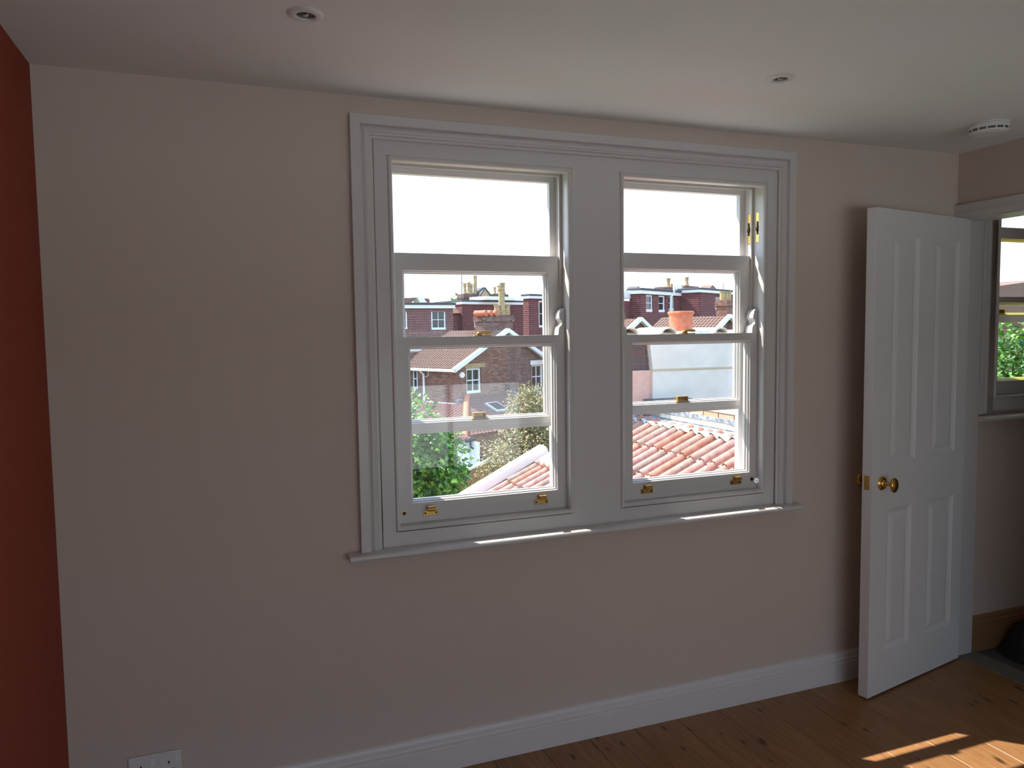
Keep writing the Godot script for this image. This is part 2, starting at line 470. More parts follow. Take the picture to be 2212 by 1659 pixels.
func lock_hole(parent: Node, x: float, y: float, z: float) -> void:
	var st := MB.new()
	st.lathe([Vector2(0.0085, 0.0), Vector2(0.0082, 0.0016), Vector2(0.0058, 0.0018), Vector2(0.0052, -0.006)], 20, Transform3D(Basis(Vector3.RIGHT, PI / 2), Vector3(x, y, z)))
	put("lock_ring", st, M.satin_brass, parent)
	st = MB.new()
	st.lathe([Vector2(0.0001, 0.0), Vector2(0.0054, 0.0)].map(func(q): return Vector2(0.0055 - q.x, 0.0004)), 16, Transform3D(Basis(Vector3.RIGHT, PI / 2), Vector3(x, y, z)))
	put("keyhole", st, M.black, parent)

func fastener(parent: Node, x: float, y: float, z: float) -> void:   # low brass arm and base on top of the meeting rail
	var st := MB.new()
	st.box(Vector3(x - 0.03, y, z - 0.009), Vector3(x + 0.034, y + 0.003, z + 0.009), 0.001)
	st.lathe([Vector2(0.011, 0.003), Vector2(0.0105, 0.011), Vector2(0.007, 0.014), Vector2(0.0, 0.0145)], 16, Transform3D(Basis(), Vector3(x - 0.008, y, z)))
	st.tube([Vector3(x - 0.012, y + 0.0125, z), Vector3(x + 0.01, y + 0.013, z), Vector3(x + 0.028, y + 0.013, z + 0.001), Vector3(x + 0.038, y + 0.012, z + 0.002)], [0.005, 0.0045, 0.0055, 0.004], 10)
	put("fastener", st, M.satin_brass, parent)

func keeper(parent: Node, x: float, y: float, z: float) -> void:   # hollow brass box on top of the upper sash's bottom rail
	var st := MB.new()
	st.box(Vector3(x - 0.031, y, z - 0.012), Vector3(x + 0.031, y + 0.0025, z + 0.012), 0.001)
	st.box(Vector3(x - 0.024, y + 0.002, z - 0.011), Vector3(x - 0.020, y + 0.022, z + 0.010), 0.001)
	st.box(Vector3(x + 0.020, y + 0.002, z - 0.011), Vector3(x + 0.024, y + 0.022, z + 0.010), 0.001)
	st.box(Vector3(x - 0.024, y + 0.019, z - 0.011), Vector3(x + 0.024, y + 0.0225, z + 0.010), 0.001)
	st.box(Vector3(x - 0.024, y + 0.002, z - 0.013), Vector3(x + 0.024, y + 0.0225, z - 0.010), 0.001)
	st.lathe([Vector2(0.0, 0.001), Vector2(0.004, 0.0)].map(func(q): return Vector2(0.0045 - q.x, q.y)), 12, Transform3D(Basis(Vector3.RIGHT, PI / 2), Vector3(x, y + 0.014, z - 0.0095)))
	put("keeper", st, M.satin_brass, parent)

func sash_window(called: String, label: String, p: Dictionary) -> Node3D:
	var w := thing(called)
	structure(w, label, "window")
	var x0: float = p.x0; var x1: float = p.x1; var y0: float = p.y0; var y1: float = p.y1   # bead inner edges
	var j0: float = x0 - 0.0085; var j1: float = x1 + 0.0105
	var yh := y1 + 0.01
	var st := MB.new()   # pulley stiles, head, sill and outer linings
	st.box(Vector3(j0 - 0.02, y0 - 0.05, -0.152), Vector3(j0, yh + 0.02, -0.001)); st.box(Vector3(j1, y0 - 0.05, -0.152), Vector3(j1 + 0.02, yh + 0.02, -0.001))
	st.box(Vector3(j0 - 0.02, yh, -0.152), Vector3(j1 + 0.02, yh + 0.02, -0.001))
	st.box(Vector3(j0, y0 - 0.002, -0.152), Vector3(j0 + 0.022, yh - 0.021, -0.130)); st.box(Vector3(j1 - 0.0245, y0 - 0.002, -0.152), Vector3(j1, yh - 0.021, -0.130))
	st.box(Vector3(j0, yh - 0.021, -0.152), Vector3(j1, yh, -0.130))
	st.hexa([Vector3(j0 - 0.02, y0 - 0.06, -0.25), Vector3(j1 + 0.02, y0 - 0.06, -0.25), Vector3(j1 + 0.02, y0 - 0.06, -0.021), Vector3(j0 - 0.02, y0 - 0.06, -0.021)].map(func(q): return Vector3(q.x, q.y, q.z)) + [Vector3(j0 - 0.02, y0 - 0.045, -0.25), Vector3(j1 + 0.02, y0 - 0.045, -0.25), Vector3(j1 + 0.02, y0 - 0.012, -0.021), Vector3(j0 - 0.02, y0 - 0.012, -0.021)])
	st.box(Vector3(j0 - 0.03, yh - 0.013, -0.2), Vector3(j1 + 0.03, yh + 0.06, -0.153), 0.004)
	put("box_frame", st, M.gloss, w)
	st = MB.new()   # parting beads
	for e in [[j0, j0 + 0.011], [j1 - 0.011, j1]]: st.box(Vector3(e[0], y0, -0.0795), Vector3(e[1], yh - 0.011, -0.0725))
	st.box(Vector3(j0, yh - 0.011, -0.0795), Vector3(j1, yh, -0.0725))
	put("parting_bead", st, M.gloss, w)
	st = MB.new()   # staff bead round the opening, rounded on its room side
	var bw := 0.0165
	var prof := [Vector2(0.0, -0.029), Vector2(0.0, -0.002), Vector2(0.002, 0.0035), Vector2(0.006, 0.0062), Vector2(0.0115, 0.006), Vector2(0.0145, 0.0035), Vector2(0.0155, 0.0005), Vector2(bw, -0.0012), Vector2(bw, -0.008)]
	st.run(prof.map(func(q): return Vector2(-q.x, q.y)), [Vector2(x0, y0), Vector2(x1, y0), Vector2(x1, y1), Vector2(x0, y1)], Vector3.ZERO, Vector3.RIGHT, Vector3.UP, Vector3.BACK, true)
	put("staff_bead", flip(st), M.gloss, w)
	var lo := sash(w, "lower_sash", j0 + 0.0015, j1 - 0.0015, p.gx0, p.gx1, y0 - 0.012, p.ly, p.my, p.my + p.mh, -0.03, true, p.bevel)
	var up := sash(w, "upper_sash", j0 + 0.0015, j1 - 0.0015, p.ux0, p.ux1, p.ub - 0.041, p.ub - 0.004, p.ut - p.uh, p.ut, -0.0805, false, p.bevel)
	if p.get("lifts"):
		for l in p.lifts: sash_lift(lo, l, 0.896, -0.03)
	if p.has("lock"): lock_hole(lo, p.lock, 0.9115, -0.03)
	if p.has("fast"): fastener(lo, p.fast, p.my + p.mh, -0.05)
	st = MB.new(); st.box(Vector3(j0 + 0.002, p.ub - 0.0265, -0.09), Vector3(j1 - 0.002, p.ub - 0.0235, -0.0792), 0.0005)
	put("meeting_bead", st, M.gloss, up)
	keeper(up, p.keep, p.ub, -0.0925)
	return w

func window_joinery() -> void:
	var st := MB.new()   # flat board round both lights
	st.holes(0.93, 2.56, 0.79, 2.16, -0.02, 0.0, [[0.9862, 0.8562, 1.6488, 2.1013], [1.8382, 0.8562, 2.4998, 2.0983]])
	structure(put("trim_1", st, M.gloss), "flat white window lining with the wide mullion between the two sashes", "window lining")
	var prof := [Vector2(0.0, 0.0), Vector2(0.0, 0.0075), Vector2(0.003, 0.0088), Vector2(0.009, 0.009), Vector2(0.0105, 0.012), Vector2(0.013, 0.0148), Vector2(0.0165, 0.0155), Vector2(0.0178, 0.0175), Vector2(0.021, 0.0195), Vector2(0.026, 0.019), Vector2(0.031, 0.0165), Vector2(0.035, 0.013), Vector2(0.0375, 0.0125), Vector2(0.039, 0.019), Vector2(0.0405, 0.0235), Vector2(0.042, 0.025), Vector2(0.0708, 0.025), Vector2(0.072, 0.0238), Vector2(0.072, 0.0)]
	st = MB.new()
	st.run(prof.map(func(q): return Vector2(q.x, q.y)), [Vector2(0.940, 0.80), Vector2(0.940, 2.1465), Vector2(2.548, 2.1465), Vector2(2.548, 0.80)], Vector3.ZERO, Vector3.RIGHT, Vector3.UP, Vector3.BACK)
	structure(put("trim_2", st, M.gloss), "white moulded architrave around the pair of windows", "architrave")
	st = MB.new()   # window board with a half-round nose
	var pts := PackedVector2Array([Vector2(-0.03, 0.786), Vector2(-0.03, 0.806)])
	for k in 9:
		var a := lerpf(PI / 2, -PI / 2, k / 8.0)
		pts.append(Vector2(0.053 + cos(a) * 0.010, 0.796 + sin(a) * 0.010))
	var xf := Transform3D(Basis(Vector3(0, 0, 1), Vector3(0, 1, 0), Vector3(-1, 0, 0)), Vector3.ZERO)
	st.prism(pts, -2.652, -0.826, xf)
	structure(put("trim_3", st, M.gloss), "white window board with a rounded nose running under both windows", "window board")
	sash_window("window_1", "left sash window with its upper sash let down, garden and brick gable beyond", {x0 = 1.0045, x1 = 1.6305, y0 = 0.8745, y1 = 2.083, gx0 = 1.0495, gx1 = 1.595, ly = 0.9425, my = 1.479, mh = 0.0305, ux0 = 1.046, ux1 = 1.587, ub = 1.214, ut = 1.796, uh = 0.058, lifts = [1.1155, 1.529], lock = 1.024, keep = 1.318, fast = 1.318, bevel = M.gloss})
	sash_window("window_2", "right sash window with its upper sash let down, tiled roof and chimney beyond", {x0 = 1.8565, x1 = 2.4815, y0 = 0.8745, y1 = 2.080, gx0 = 1.907, gx1 = 2.447, ly = 0.9405, my = 1.477, mh = 0.029, ux0 = 1.895, ux1 = 2.434, ub = 1.236, ut = 1.817, uh = 0.059, lifts = [1.969, 2.380], lock = 2.459, keep = 2.167, fast = 2.160, bevel = M.gloss})
	var w: Node = get_node("window_2")
	for z in [-0.046, -0.1]:   # axle pulleys let into the right-hand jamb
		st = MB.new()
		st.box(Vector3(2.4895, 1.868, z - 0.0095), Vector3(2.4925, 1.988, z + 0.0095), 0.001)
		put("pulley_plate", st, M.brass, w)
		st = MB.new(); st.box(Vector3(2.4885, 1.9, z - 0.0055), Vector3(2.4905, 1.952, z + 0.0055), 0.0005)
		put("pulley_slot", st, M.black, w)
		st = MB.new()
		st.lathe([Vector2(0.0, -0.0035), Vector2(0.021, -0.0035), Vector2(0.018, 0.0), Vector2(0.021, 0.0035), Vector2(0.0, 0.0035)], 24, Transform3D(Basis(Vector3.RIGHT, PI / 2), Vector3(2.5045, 1.924, z)))
		put("pulley_wheel", st, M.brass, w)
	# the little key left in the lock of the right-hand window
	var key := thing("window_key", Vector3(2.459, 0.9115, -0.03))
	st = MB.new(); st.tube([Vector3(0, 0, -0.004), Vector3(0.0, 0.0, 0.022)], 0.0028, 10)
	put("shank", st, M.black, key)
	st = MB.new()
	var ring := []
	for k in 20: ring.append(Vector2(cos(TAU * k / 20), sin(TAU * k / 20)))
	var bx := Transform3D(Basis(Vector3.UP, deg_to_rad(-24)), Vector3(0.001, -0.001, 0.028))
	var bow := PackedVector2Array()
	for q in ring: bow.append(Vector2(q.x * 0.0095, q.y * 0.0115))
	st.prism(bow, -0.001, 0.001, bx)
	put("bow", st, M.chrome, key)
	st = MB.new()
	var dot := PackedVector2Array()
	for q in ring: dot.append(q * 0.002 + Vector2(0.0025, 0))
	st.prism(dot, -0.0012, 0.0013, bx)
	put("hole", st, M.black, key)
	tag(key, "small shiny key standing in the lock of the right window's bottom rail", "key")

# ---------------------------------------------------------------- the room through the doorway
func hall() -> void:
	var st := MB.new()
	st.holes(3.65, 6.2, -5.2, ROOM_H + 0.25, -0.24, 0.0, [[3.79, 1.13, 4.55, 2.16]])
	structure(put("wall_landing", st, M.wall), "shaded white wall of the next room beneath its window", "wall")
	st = MB.new()
	st.box(Vector3(6.2, -0.15, -0.2), Vector3(6.4, ROOM_H + 0.25, 4.7)); st.box(Vector3(3.65, -0.15, 3.2), Vector3(6.2, ROOM_H + 0.25, 3.4))
	structure(put("wall_far", st, M.wall), "far walls of the next room, out of view", "wall")
	st = MB.new(); st.box(Vector3(ROOM_X, ROOM_H, 0.0), Vector3(6.4, ROOM_H + 0.25, 4.7))
	structure(put("ceiling", st, M.ceiling), "ceiling of the next room, out of view", "ceiling")
	st = MB.new(); st.box(Vector3(3.6, -0.15, 0.0), Vector3(6.3, -0.003, 4.7))
	structure(put("floor", st, hue(92, 92, 88, 0.9)), "grey unfinished floor of the next room", "floor")
	st = MB.new()
	st.run([Vector2(0.0, 0.0), Vector2(0.018, 0.0), Vector2(0.018, 0.12), Vector2(0.014, 0.124), Vector2(0.017, 0.131), Vector2(0.014, 0.139), Vector2(0.011, 0.142), Vector2(0.012, 0.155), Vector2(0.007, 0.164), Vector2(0.0, 0.168)], [Vector2(3.66, 0.0), Vector2(6.2, 0.0)], Vector3.ZERO, Vector3.RIGHT, Vector3.BACK, Vector3.UP)
	structure(put("baseboard_landing", st, hue(150, 112, 78, 0.55)), "bare brown wooden skirting board in the next room", "skirting")
	# its window sits higher; the glazing edges are yellow
	st = MB.new()
	st.holes(3.74, 4.62, 1.1, 2.2, -0.02, 0.0, [[3.79, 1.2, 4.50, 2.12]])
	structure(put("trim_4", st, M.gloss), "flat white lining around the window of the next room", "window lining")
	st = MB.new()
	var prof := [Vector2(0.0, 0.0), Vector2(0.0, 0.0075), Vector2(0.009, 0.009), Vector2(0.013, 0.0148), Vector2(0.021, 0.0195), Vector2(0.031, 0.0165), Vector2(0.0375, 0.0125), Vector2(0.0405, 0.0235), Vector2(0.042, 0.025), Vector2(0.0708, 0.025), Vector2(0.072, 0.0238), Vector2(0.072, 0.0)]
	st.run(prof, [Vector2(3.745, 1.12), Vector2(3.745, 2.15), Vector2(4.55, 2.15), Vector2(4.55, 1.12)], Vector3.ZERO, Vector3.RIGHT, Vector3.UP, Vector3.BACK)
	structure(put("trim_5", st, M.gloss), "white architrave of the next room's window, half hidden by the door", "architrave")
	st = MB.new()
	var pts := PackedVector2Array([Vector2(-0.03, 1.089), Vector2(-0.03, 1.111)])
	for k in 9:
		var a := lerpf(PI / 2, -PI / 2, k / 8.0)
		pts.append(Vector2(0.05 + cos(a) * 0.011, 1.1 + sin(a) * 0.011))
	st.prism(pts, -4.68, -3.66, Transform3D(Basis(Vector3(0, 0, 1), Vector3(0, 1, 0), Vector3(-1, 0, 0)), Vector3.ZERO))
	structure(put("trim_6", st, M.gloss), "white window board under the next room's window", "window board")
	sash_window("window_3", "sash window of the next room with yellow glazing edges", {x0 = 3.808, x1 = 4.485, y0 = 1.2, y1 = 2.11, gx0 = 3.852, gx1 = 4.45, ly = 1.262, my = 1.629, mh = 0.026, ux0 = 3.86, ux1 = 4.435, ub = 1.577, ut = 1.985, uh = 0.053, keep = 3.94, bevel = M.yellow})
	# dark dust sheet folded on the floor
	st = MB.new()
	var f := FastNoiseLite.new(); f.seed = 21; f.frequency = 2.2
	var nx := 44; var nz := 34
	var P := []
	for i in nx + 1:
		var row := []
		for j in nz + 1:
			var u := float(i) / nx; var w := float(j) / nz
			var x := 3.735 + 0.05 * (1.0 - w) + u * 0.9 + 0.03 * f.get_noise_2d(w * 2.0, 3.0)
			var z := 0.035 + w * 0.62 + 0.02 * f.get_noise_2d(u * 2.0, 9.0)
			var e := minf(minf(u, 1.0 - u) / 0.13, minf(w / 0.03, (1.0 - w) / 0.2))
			var h := 0.07 + 0.05 * u + 0.02 * sin(u * 5.0 + w * 3.5) + 0.02 * f.get_noise_2d(x * 1.6, z * 1.6) + 0.03 * absf(sin((w * 1.4 + u * 0.5) * 6.0))
			row.append(Vector3(x, 0.002 + h * smoothstep(0.0, 1.0, e), z))
		P.append(row)
	for i in nx:
		for j in nz:
			st.tri(P[i][j], P[i][j + 1], P[i + 1][j + 1]); st.tri(P[i][j], P[i + 1][j + 1], P[i + 1][j])
	tag(put("dust_sheet", st, hue(38, 38, 40, 0.9)), "dark grey sheet heaped in folds on the floor beyond the doorway", "sheet")
	# door lining and architrave
	st = MB.new()
	st.box(Vector3(ROOM_X + 0.026, 0.0, 0.0), Vector3(3.672, 2.0, 0.0225), 0.002)
	st.box(Vector3(ROOM_X, 1.9865, 0.0), Vector3(3.672, 2.02, 0.78), 0.002)
	st.box(Vector3(ROOM_X, 0.0, 0.75), Vector3(3.672, 2.02, 0.78), 0.002)
	structure(put("trim_7", st, M.gloss), "white lining of the doorway on the right", "door lining")
	st = MB.new()
	st.run([Vector2(0.0, 0.0), Vector2(0.0, 0.012), Vector2(0.008, 0.014), Vector2(0.016, 0.018), Vector2(0.024, 0.019), Vector2(0.032, 0.016), Vector2(0.036, 0.02), Vector2(0.06, 0.02), Vector2(0.06, 0.0)], [Vector2(0.0, 1.992), Vector2(0.78, 1.992), Vector2(0.78, 0.0)], Vector3(ROOM_X, 0, 0), Vector3.BACK, Vector3.UP, Vector3.LEFT)
	structure(put("trim_8", st, M.gloss), "moulded architrave above the doorway on the right", "architrave")
	st = MB.new(); st.box(Vector3(3.585, -0.004, 0.02), Vector3(3.70, 0.004, 0.76), 0.002)
	structure(put("trim_9", st, hue(120, 118, 108, 0.6)), "grey threshold strip where the oak floor meets the next room", "threshold")

func door() -> void:
	# origin at the hinge on the room face; x runs to the free edge, z towards the room
	var d := thing("door_1", Vector3(3.5568, 0.0, 0.0458), PI - deg_to_rad(11.44))
	d.rotation.y = PI + deg_to_rad(11.44)
	structure(d, "white four-panel door standing open against the window wall", "door")
	# local +x to the free edge, local +z faces the window wall, so the room face is z = 0 and the leaf lies towards +z
	var W := 0.6975; var y0 := 0.008; var y1 := 1.990; var T := 0.041
	var wins := [[0.083, 0.968, 0.275, 1.893], [0.392, 0.968, 0.582, 1.893], [0.083, 0.183, 0.285, 0.777], [0.410, 0.183, 0.588, 0.777]]
	var st := MB.new()
	st.holes(0.0, W, y0, y1, 0.0, T, wins)
	put("leaf", st, M.door, d)
	for w in wins:
		st = MB.new()
		for s in [0, 1]:
			var z0: float = 0.0 if s == 0 else T
			var g: float = 1.0 if s == 0 else -1.0
			var steps := [[0.0, 0.0], [0.004, 0.003], [0.012, 0.0065], [0.017, 0.0085], [0.024, 0.009], [0.044, 0.0035], [0.047, 0.003]]
			for k in steps.size() - 1:
				var a: float = steps[k][0]; var b: float = steps[k + 1][0]
				var za: float = z0 + g * steps[k][1]; var zb: float = z0 + g * steps[k + 1][1]
				var A := [Vector3(w[0] + a, w[1] + a, za), Vector3(w[2] - a, w[1] + a, za), Vector3(w[2] - a, w[3] - a, za), Vector3(w[0] + a, w[3] - a, za)]
				var B := [Vector3(w[0] + b, w[1] + b, zb), Vector3(w[2] - b, w[1] + b, zb), Vector3(w[2] - b, w[3] - b, zb), Vector3(w[0] + b, w[3] - b, zb)]
				for e in 4:
					var j := (e + 1) % 4
					if s == 1: st.quad(A[e], A[j], B[j], B[e])
					else: st.quad(A[j], A[e], B[e], B[j])
			var c: float = 0.047; var zc: float = z0 + g * 0.003
			var Q := [Vector3(w[0] + c, w[1] + c, zc), Vector3(w[2] - c, w[1] + c, zc), Vector3(w[2] - c, w[3] - c, zc), Vector3(w[0] + c, w[3] - c, zc)]
			if s == 1: st.quad(Q[0], Q[1], Q[2], Q[3])
			else: st.quad(Q[3], Q[2], Q[1], Q[0])
		put("panel", st, M.door, d)
	for s in [-1.0, 1.0]:
		var xf := Transform3D(Basis(Vector3.RIGHT, s * PI / 2), Vector3(0.628, 0.891, 0.0 if s < 0 else T))
		st = MB.new()
		st.lathe([Vector2(0.0285, 0.0), Vector2(0.0285, 0.002), Vector2(0.0265, 0.0035), Vector2(0.0262, 0.005), Vector2(0.023, 0.008), Vector2(0.0165, 0.0095), Vector2(0.0125, 0.013), Vector2(0.012, 0.017), Vector2(0.0, 0.017)], 32, xf)
		put("rose", st, M.brass, d)
		st = MB.new()   # oval turning knob on its neck
		st.lathe([Vector2(0.009, 0.016), Vector2(0.0085, 0.024), Vector2(0.007, 0.03), Vector2(0.0068, 0.038), Vector2(0.009, 0.042), Vector2(0.014, 0.0445)], 24, xf)
		var pr := []
		for k in 13:
			var a := lerpf(-PI / 2, PI / 2, k / 12.0)
			pr.append(Vector2(cos(a) * 0.031, 0.052 + sin(a) * 0.013))
		st.lathe(pr, 28, Transform3D(xf.basis * Basis.from_scale(Vector3(0.72, 1, 1)), xf.origin))
		put("knob", st, M.brass, d)
	st = MB.new(); st.box(Vector3(W - 0.001, 0.868, 0.0095), Vector3(W + 0.0012, 0.926, 0.0325), 0.0004)
	put("latch_plate", st, M.satin_brass, d)
	st = MB.new(); st.box(Vector3(W, 0.889, 0.0125), Vector3(W + 0.006, 0.904, 0.0275), 0.001)
	put("latch_bolt", st, M.satin_brass, d)

func fittings() -> void:
	var spots := [[Vector3(0.686, ROOM_H, 0.577), "recessed white ceiling spotlight, unlit, upper left of the windows"], [Vector3(2.080, ROOM_H, 0.566), "recessed white ceiling spotlight, unlit, above the right window near the smoke alarm"]]
	for s in spots:
		var t := thing("ceiling_spotlight", s[0])
		var st := MB.new()
		st.lathe([Vector2(0.0, -0.0006), Vector2(0.0, 0.0)], 4)
		st = MB.new()
		st.lathe([Vector2(0.0225, 0.012), Vector2(0.0222, -0.002), Vector2(0.0235, -0.0062), Vector2(0.028, -0.007), Vector2(0.036, -0.0058), Vector2(0.041, -0.003), Vector2(0.0422, -0.0008), Vector2(0.0422, 0.0)], 40)
		put("bezel", flip(st) if false else st, M.plastic, t)
		st = MB.new()
		st.lathe([Vector2(0.0, -0.0028), Vector2(0.012, -0.003), Vector2(0.0224, -0.0022)], 32)
		put("lens", st, M.dark_glass, t)
		st = MB.new()
		st.lathe([Vector2(0.0, -0.0055), Vector2(0.006, -0.0052), Vector2(0.0075, -0.0028)], 20)
		put("bulb", st, M.chrome, t)
		tag(t, s[1], "spotlight", "recessed ceiling spotlights")
	var al := thing("smoke_alarm", Vector3(3.185, ROOM_H, 0.402))
	var st := MB.new()
	st.lathe([Vector2(0.066, -0.024), Vector2(0.0665, -0.01), Vector2(0.064, -0.004), Vector2(0.064, 0.0)], 48)
	put("base", st, M.plastic, al)
	st = MB.new(); st.lathe([Vector2(0.0625, -0.032), Vector2(0.0625, -0.022)], 48)
	put("vent", st, M.black, al)
	for k in 14:
		st = MB.new(); st.box(Vector3(0.0615, -0.0315, -0.0025), Vector3(0.0655, -0.0225, 0.0025), 0.0, Transform3D(Basis(Vector3.UP, TAU * k / 14 + 0.1), Vector3.ZERO))
		put("rib", st, M.plastic, al)
	st = MB.new(); st.lathe([Vector2(0.0, -0.0425), Vector2(0.045, -0.0425), Vector2(0.058, -0.041), Vector2(0.0655, -0.0365), Vector2(0.0665, -0.0315), Vector2(0.06, -0.0315)], 48)
	put("cover", st, M.plastic, al)
	st = MB.new(); st.lathe([Vector2(0.0635, -0.0276), Vector2(0.0642, -0.027), Vector2(0.0635, -0.0264)], 48)
	put("band", st, M.plastic, al)
	tag(al, "round white smoke alarm on the ceiling above the door", "smoke alarm")
	# double socket at the bottom left
	var so := thing("wall_socket", Vector3(0.2285, 0.211, 0.0))
	st = MB.new(); st.box(Vector3(-0.0735, -0.043, 0.0), Vector3(0.0735, 0.043, 0.0095), 0.003)
	put("plate", st, M.plastic, so)
	for sx in [-1.0, 1.0]:
		st = MB.new(); st.hexa([Vector3(-0.006, 0.012, 0.0), Vector3(0.006, 0.012, 0.0), Vector3(0.006, 0.030, 0.0), Vector3(-0.006, 0.030, 0.0)].map(func(q): return q + Vector3(-0.008 if sx < 0 else 0.062, 0, 0.009)) + [Vector3(-0.006, 0.012, 0.0), Vector3(0.006, 0.012, 0.0), Vector3(0.006, 0.030, 0.0), Vector3(-0.006, 0.030, 0.0)].map(func(q): return q + Vector3(-0.008 if sx < 0 else 0.062, 0, 0.0145 if q.y < 0.02 else 0.0105)))
		put("rocker", st, M.plastic, so)
		for h in [[0.0, 0.010, 0.004, 0.008], [-0.011, -0.012, 0.0075, 0.004], [0.011, -0.012, 0.0075, 0.004]]:
			st = MB.new(); st.box(Vector3(0.0385 * sx + h[0] - h[2] / 2, h[1] - h[3] / 2, 0.009), Vector3(0.0385 * sx + h[0] + h[2] / 2, h[1] + h[3] / 2, 0.0098))
			put("pin_hole", st, M.black, so)
	tag(so, "white double power socket low on the wall at bottom left", "socket")

# ---------------------------------------------------------------- the tiled outrigger roof and chimney just outside
func near_roof() -> void:
	var pitch := deg_to_rad(26.3)
	var roof := thing("outrigger_roof", Vector3(4.05, 0.425, 0.0))   # local x up the slope
	roof.rotation.z = pitch
	tag(roof, "orange clay tiled roof slope just outside, rising to the right below the right window", "roof")
	var st := MB.new()
	st.box(Vector3(-2.35, -0.12, -4.78), Vector3(0.6, -0.045, -0.24))
	put("roof_deck", st, M.fence, roof)
	var mats := []
	for c in [[[160, 112, 96], [178, 132, 116], [184, 142, 126]], [[158, 104, 84], [176, 122, 100], [184, 136, 114]], [[146, 114, 98], [168, 130, 114], [178, 146, 130]], [[164, 116, 104], [180, 136, 124], [188, 148, 136]], [[134, 112, 100], [152, 126, 112], [176, 138, 122]]]:
		mats.append(mottled(c.map(func(q): return Color8(q[0], q[1], q[2])), 0.03, 1.7, 0.85, 30 + mats.size())); mats[-1].uv1_world_triplanar = true
	var w := 0.1462
	var variants := []
	for k in 3: variants.append(tile_mesh(w, 0.43, k).mesh())
	for r in 7:
		for k in 31:
			var z := -4.735 + w * k
			var t := put("roof_tile", variants[rng.randi() % 3], mats[[0, 0, 1, 1, 2, 3, 3, 4][rng.randi() % 8]], roof)
			t.position = Vector3(-0.348 * r + rng.randf_range(-0.006, 0.006), rng.randf_range(-0.002, 0.002), z)
			t.rotation = Vector3(0, rng.randf_range(-0.012, 0.012), -0.05)
	# lead dressed over the top course
	st = MB.new()
	var cols := 160
	for i in cols:
		for j in 6:
			var P := []
			for q in [[i, j], [i + 1, j], [i + 1, j + 1], [i, j + 1]]:
				var z: float = -4.3 + 4.0 * q[0] / cols
				var u: float = q[1] / 6.0
				var ph: float = fposmod((z + 4.735) / w, 1.0)
				var y: float = 0.026 + tile_height(ph) * (1.0 - u) * 0.9 - u * 0.028 + 0.004 * sin(z * 47.0 + u * 3.0)
				P.append(Vector3(0.325 + u * 0.165 + 0.012 * sin(z * 21.0) * (1.0 - u), y, z))
			st.quad(P[0], P[1], P[2], P[3])
	put("lead_flashing", st, M.lead_bright, roof)
	st = MB.new(); st.box(Vector3(-0.655, 0.0, -4.72), Vector3(-0.47, 0.06, -4.25), 0.02); put("lead_flashing", st, M.lead_bright, roof)
	st = MB.new(); st.box(Vector3(-0.5, 0.0, -4.42), Vector3(0.5, 0.058, -4.27), 0.01)
	put("lead_flashing", st, M.lead, roof)
	# verge board at the far end
	st = MB.new(); st.box(Vector3(-2.4, 0.02, -4.96), Vector3(-0.47, 0.105, -4.80), 0.006)
	put("verge_board", st, M.upvc, roof)
	st = MB.new(); st.box(Vector3(-2.4, -0.13, -4.92), Vector3(-0.47, 0.03, -4.86), 0.004)
	put("bargeboard", st, M.upvc, roof)
	# walls that carry it
	st = MB.new()
	st.prism(PackedVector2Array([Vector2(2.0, -5.2), Vector2(4.6, -5.2), Vector2(4.6, 0.55), Vector2(2.0, -0.72)]), -4.85, -4.6)
	st.box(Vector3(2.0, -5.2, -4.7), Vector3(2.22, -0.72, -0.24))
	var ow := put("outrigger_wall", st, M.brick)
	tag(ow, "brick walls under the clay tiled roof outside", "wall")
	# party wall upstand along the top of the slope
	var pw := thing("party_wall", Vector3(4.5, 0.0, 0.0))
	tag(pw, "low sunlit brick party wall along the top of the tiled roof", "wall")
	st = MB.new(); st.box(Vector3(0.02, -5.2, -4.2), Vector3(0.25, 0.788, -0.24))
	put("core", st, M.mortar, pw)
	st = MB.new(); st.box(Vector3(-0.012, 0.5, -4.2), Vector3(0.02, 0.656, -0.24), 0.003)
	put("lead_upstand", st, M.lead, pw)
	st = MB.new(); st.hexa([Vector3(-0.018, 0.654, -4.0), Vector3(0.02, 0.654, -4.0), Vector3(0.02, 0.654, -0.24), Vector3(-0.018, 0.654, -0.24), Vector3(-0.006, 0.71, -4.0), Vector3(0.02, 0.71, -4.0), Vector3(0.02, 0.71, -0.24), Vector3(-0.006, 0.71, -0.24)])
	put("mortar_fillet", st, M.mortar, pw)
	for k in 9:
		var z0 := -4.2 + 0.45 * k
		st = MB.new(); st.box(Vector3(-0.016 - 0.002 * (k % 2), 0.694 + 0.005 * (k % 3), z0 - 0.02), Vector3(0.02, 0.741 + 0.005 * (k % 2), minf(z0 + 0.45, -0.25)), 0.002)
		put("lead_step", st, M.lead, pw)
	var bm := [hue(206, 150, 120, 0.9), hue(196, 132, 102, 0.9), hue(186, 150, 128, 0.9), hue(210, 164, 136, 0.9)]
	for j in 1:
		var z := -4.18 - 0.1 * j
		while z < -0.4:
			var L := 0.215 if rng.randf() < 0.7 else 0.105
			if z > -4.2:
				st = MB.new(); st.box(Vector3(-0.004 + rng.randf() * 0.004, 0.722, z), Vector3(0.1, 0.786, z + L), 0.004)
				put("brick", st, bm[rng.randi() % 4], pw)
			z += L + 0.01
	st = MB.new(); st.box(Vector3(-0.012, 0.789, -4.2), Vector3(0.28, 0.803, -0.24), 0.004)
	put("coping", st, M.mortar, pw)
	# the neighbour's slope falls away behind it
	st = MB.new()
	tiled(st, Vector3(4.86, 0.62, -0.3), Vector3(4.86, 0.62, -4.2), Vector3(0.894, -0.45, 0), 2.4, 0.18, 0.3, 0.03)
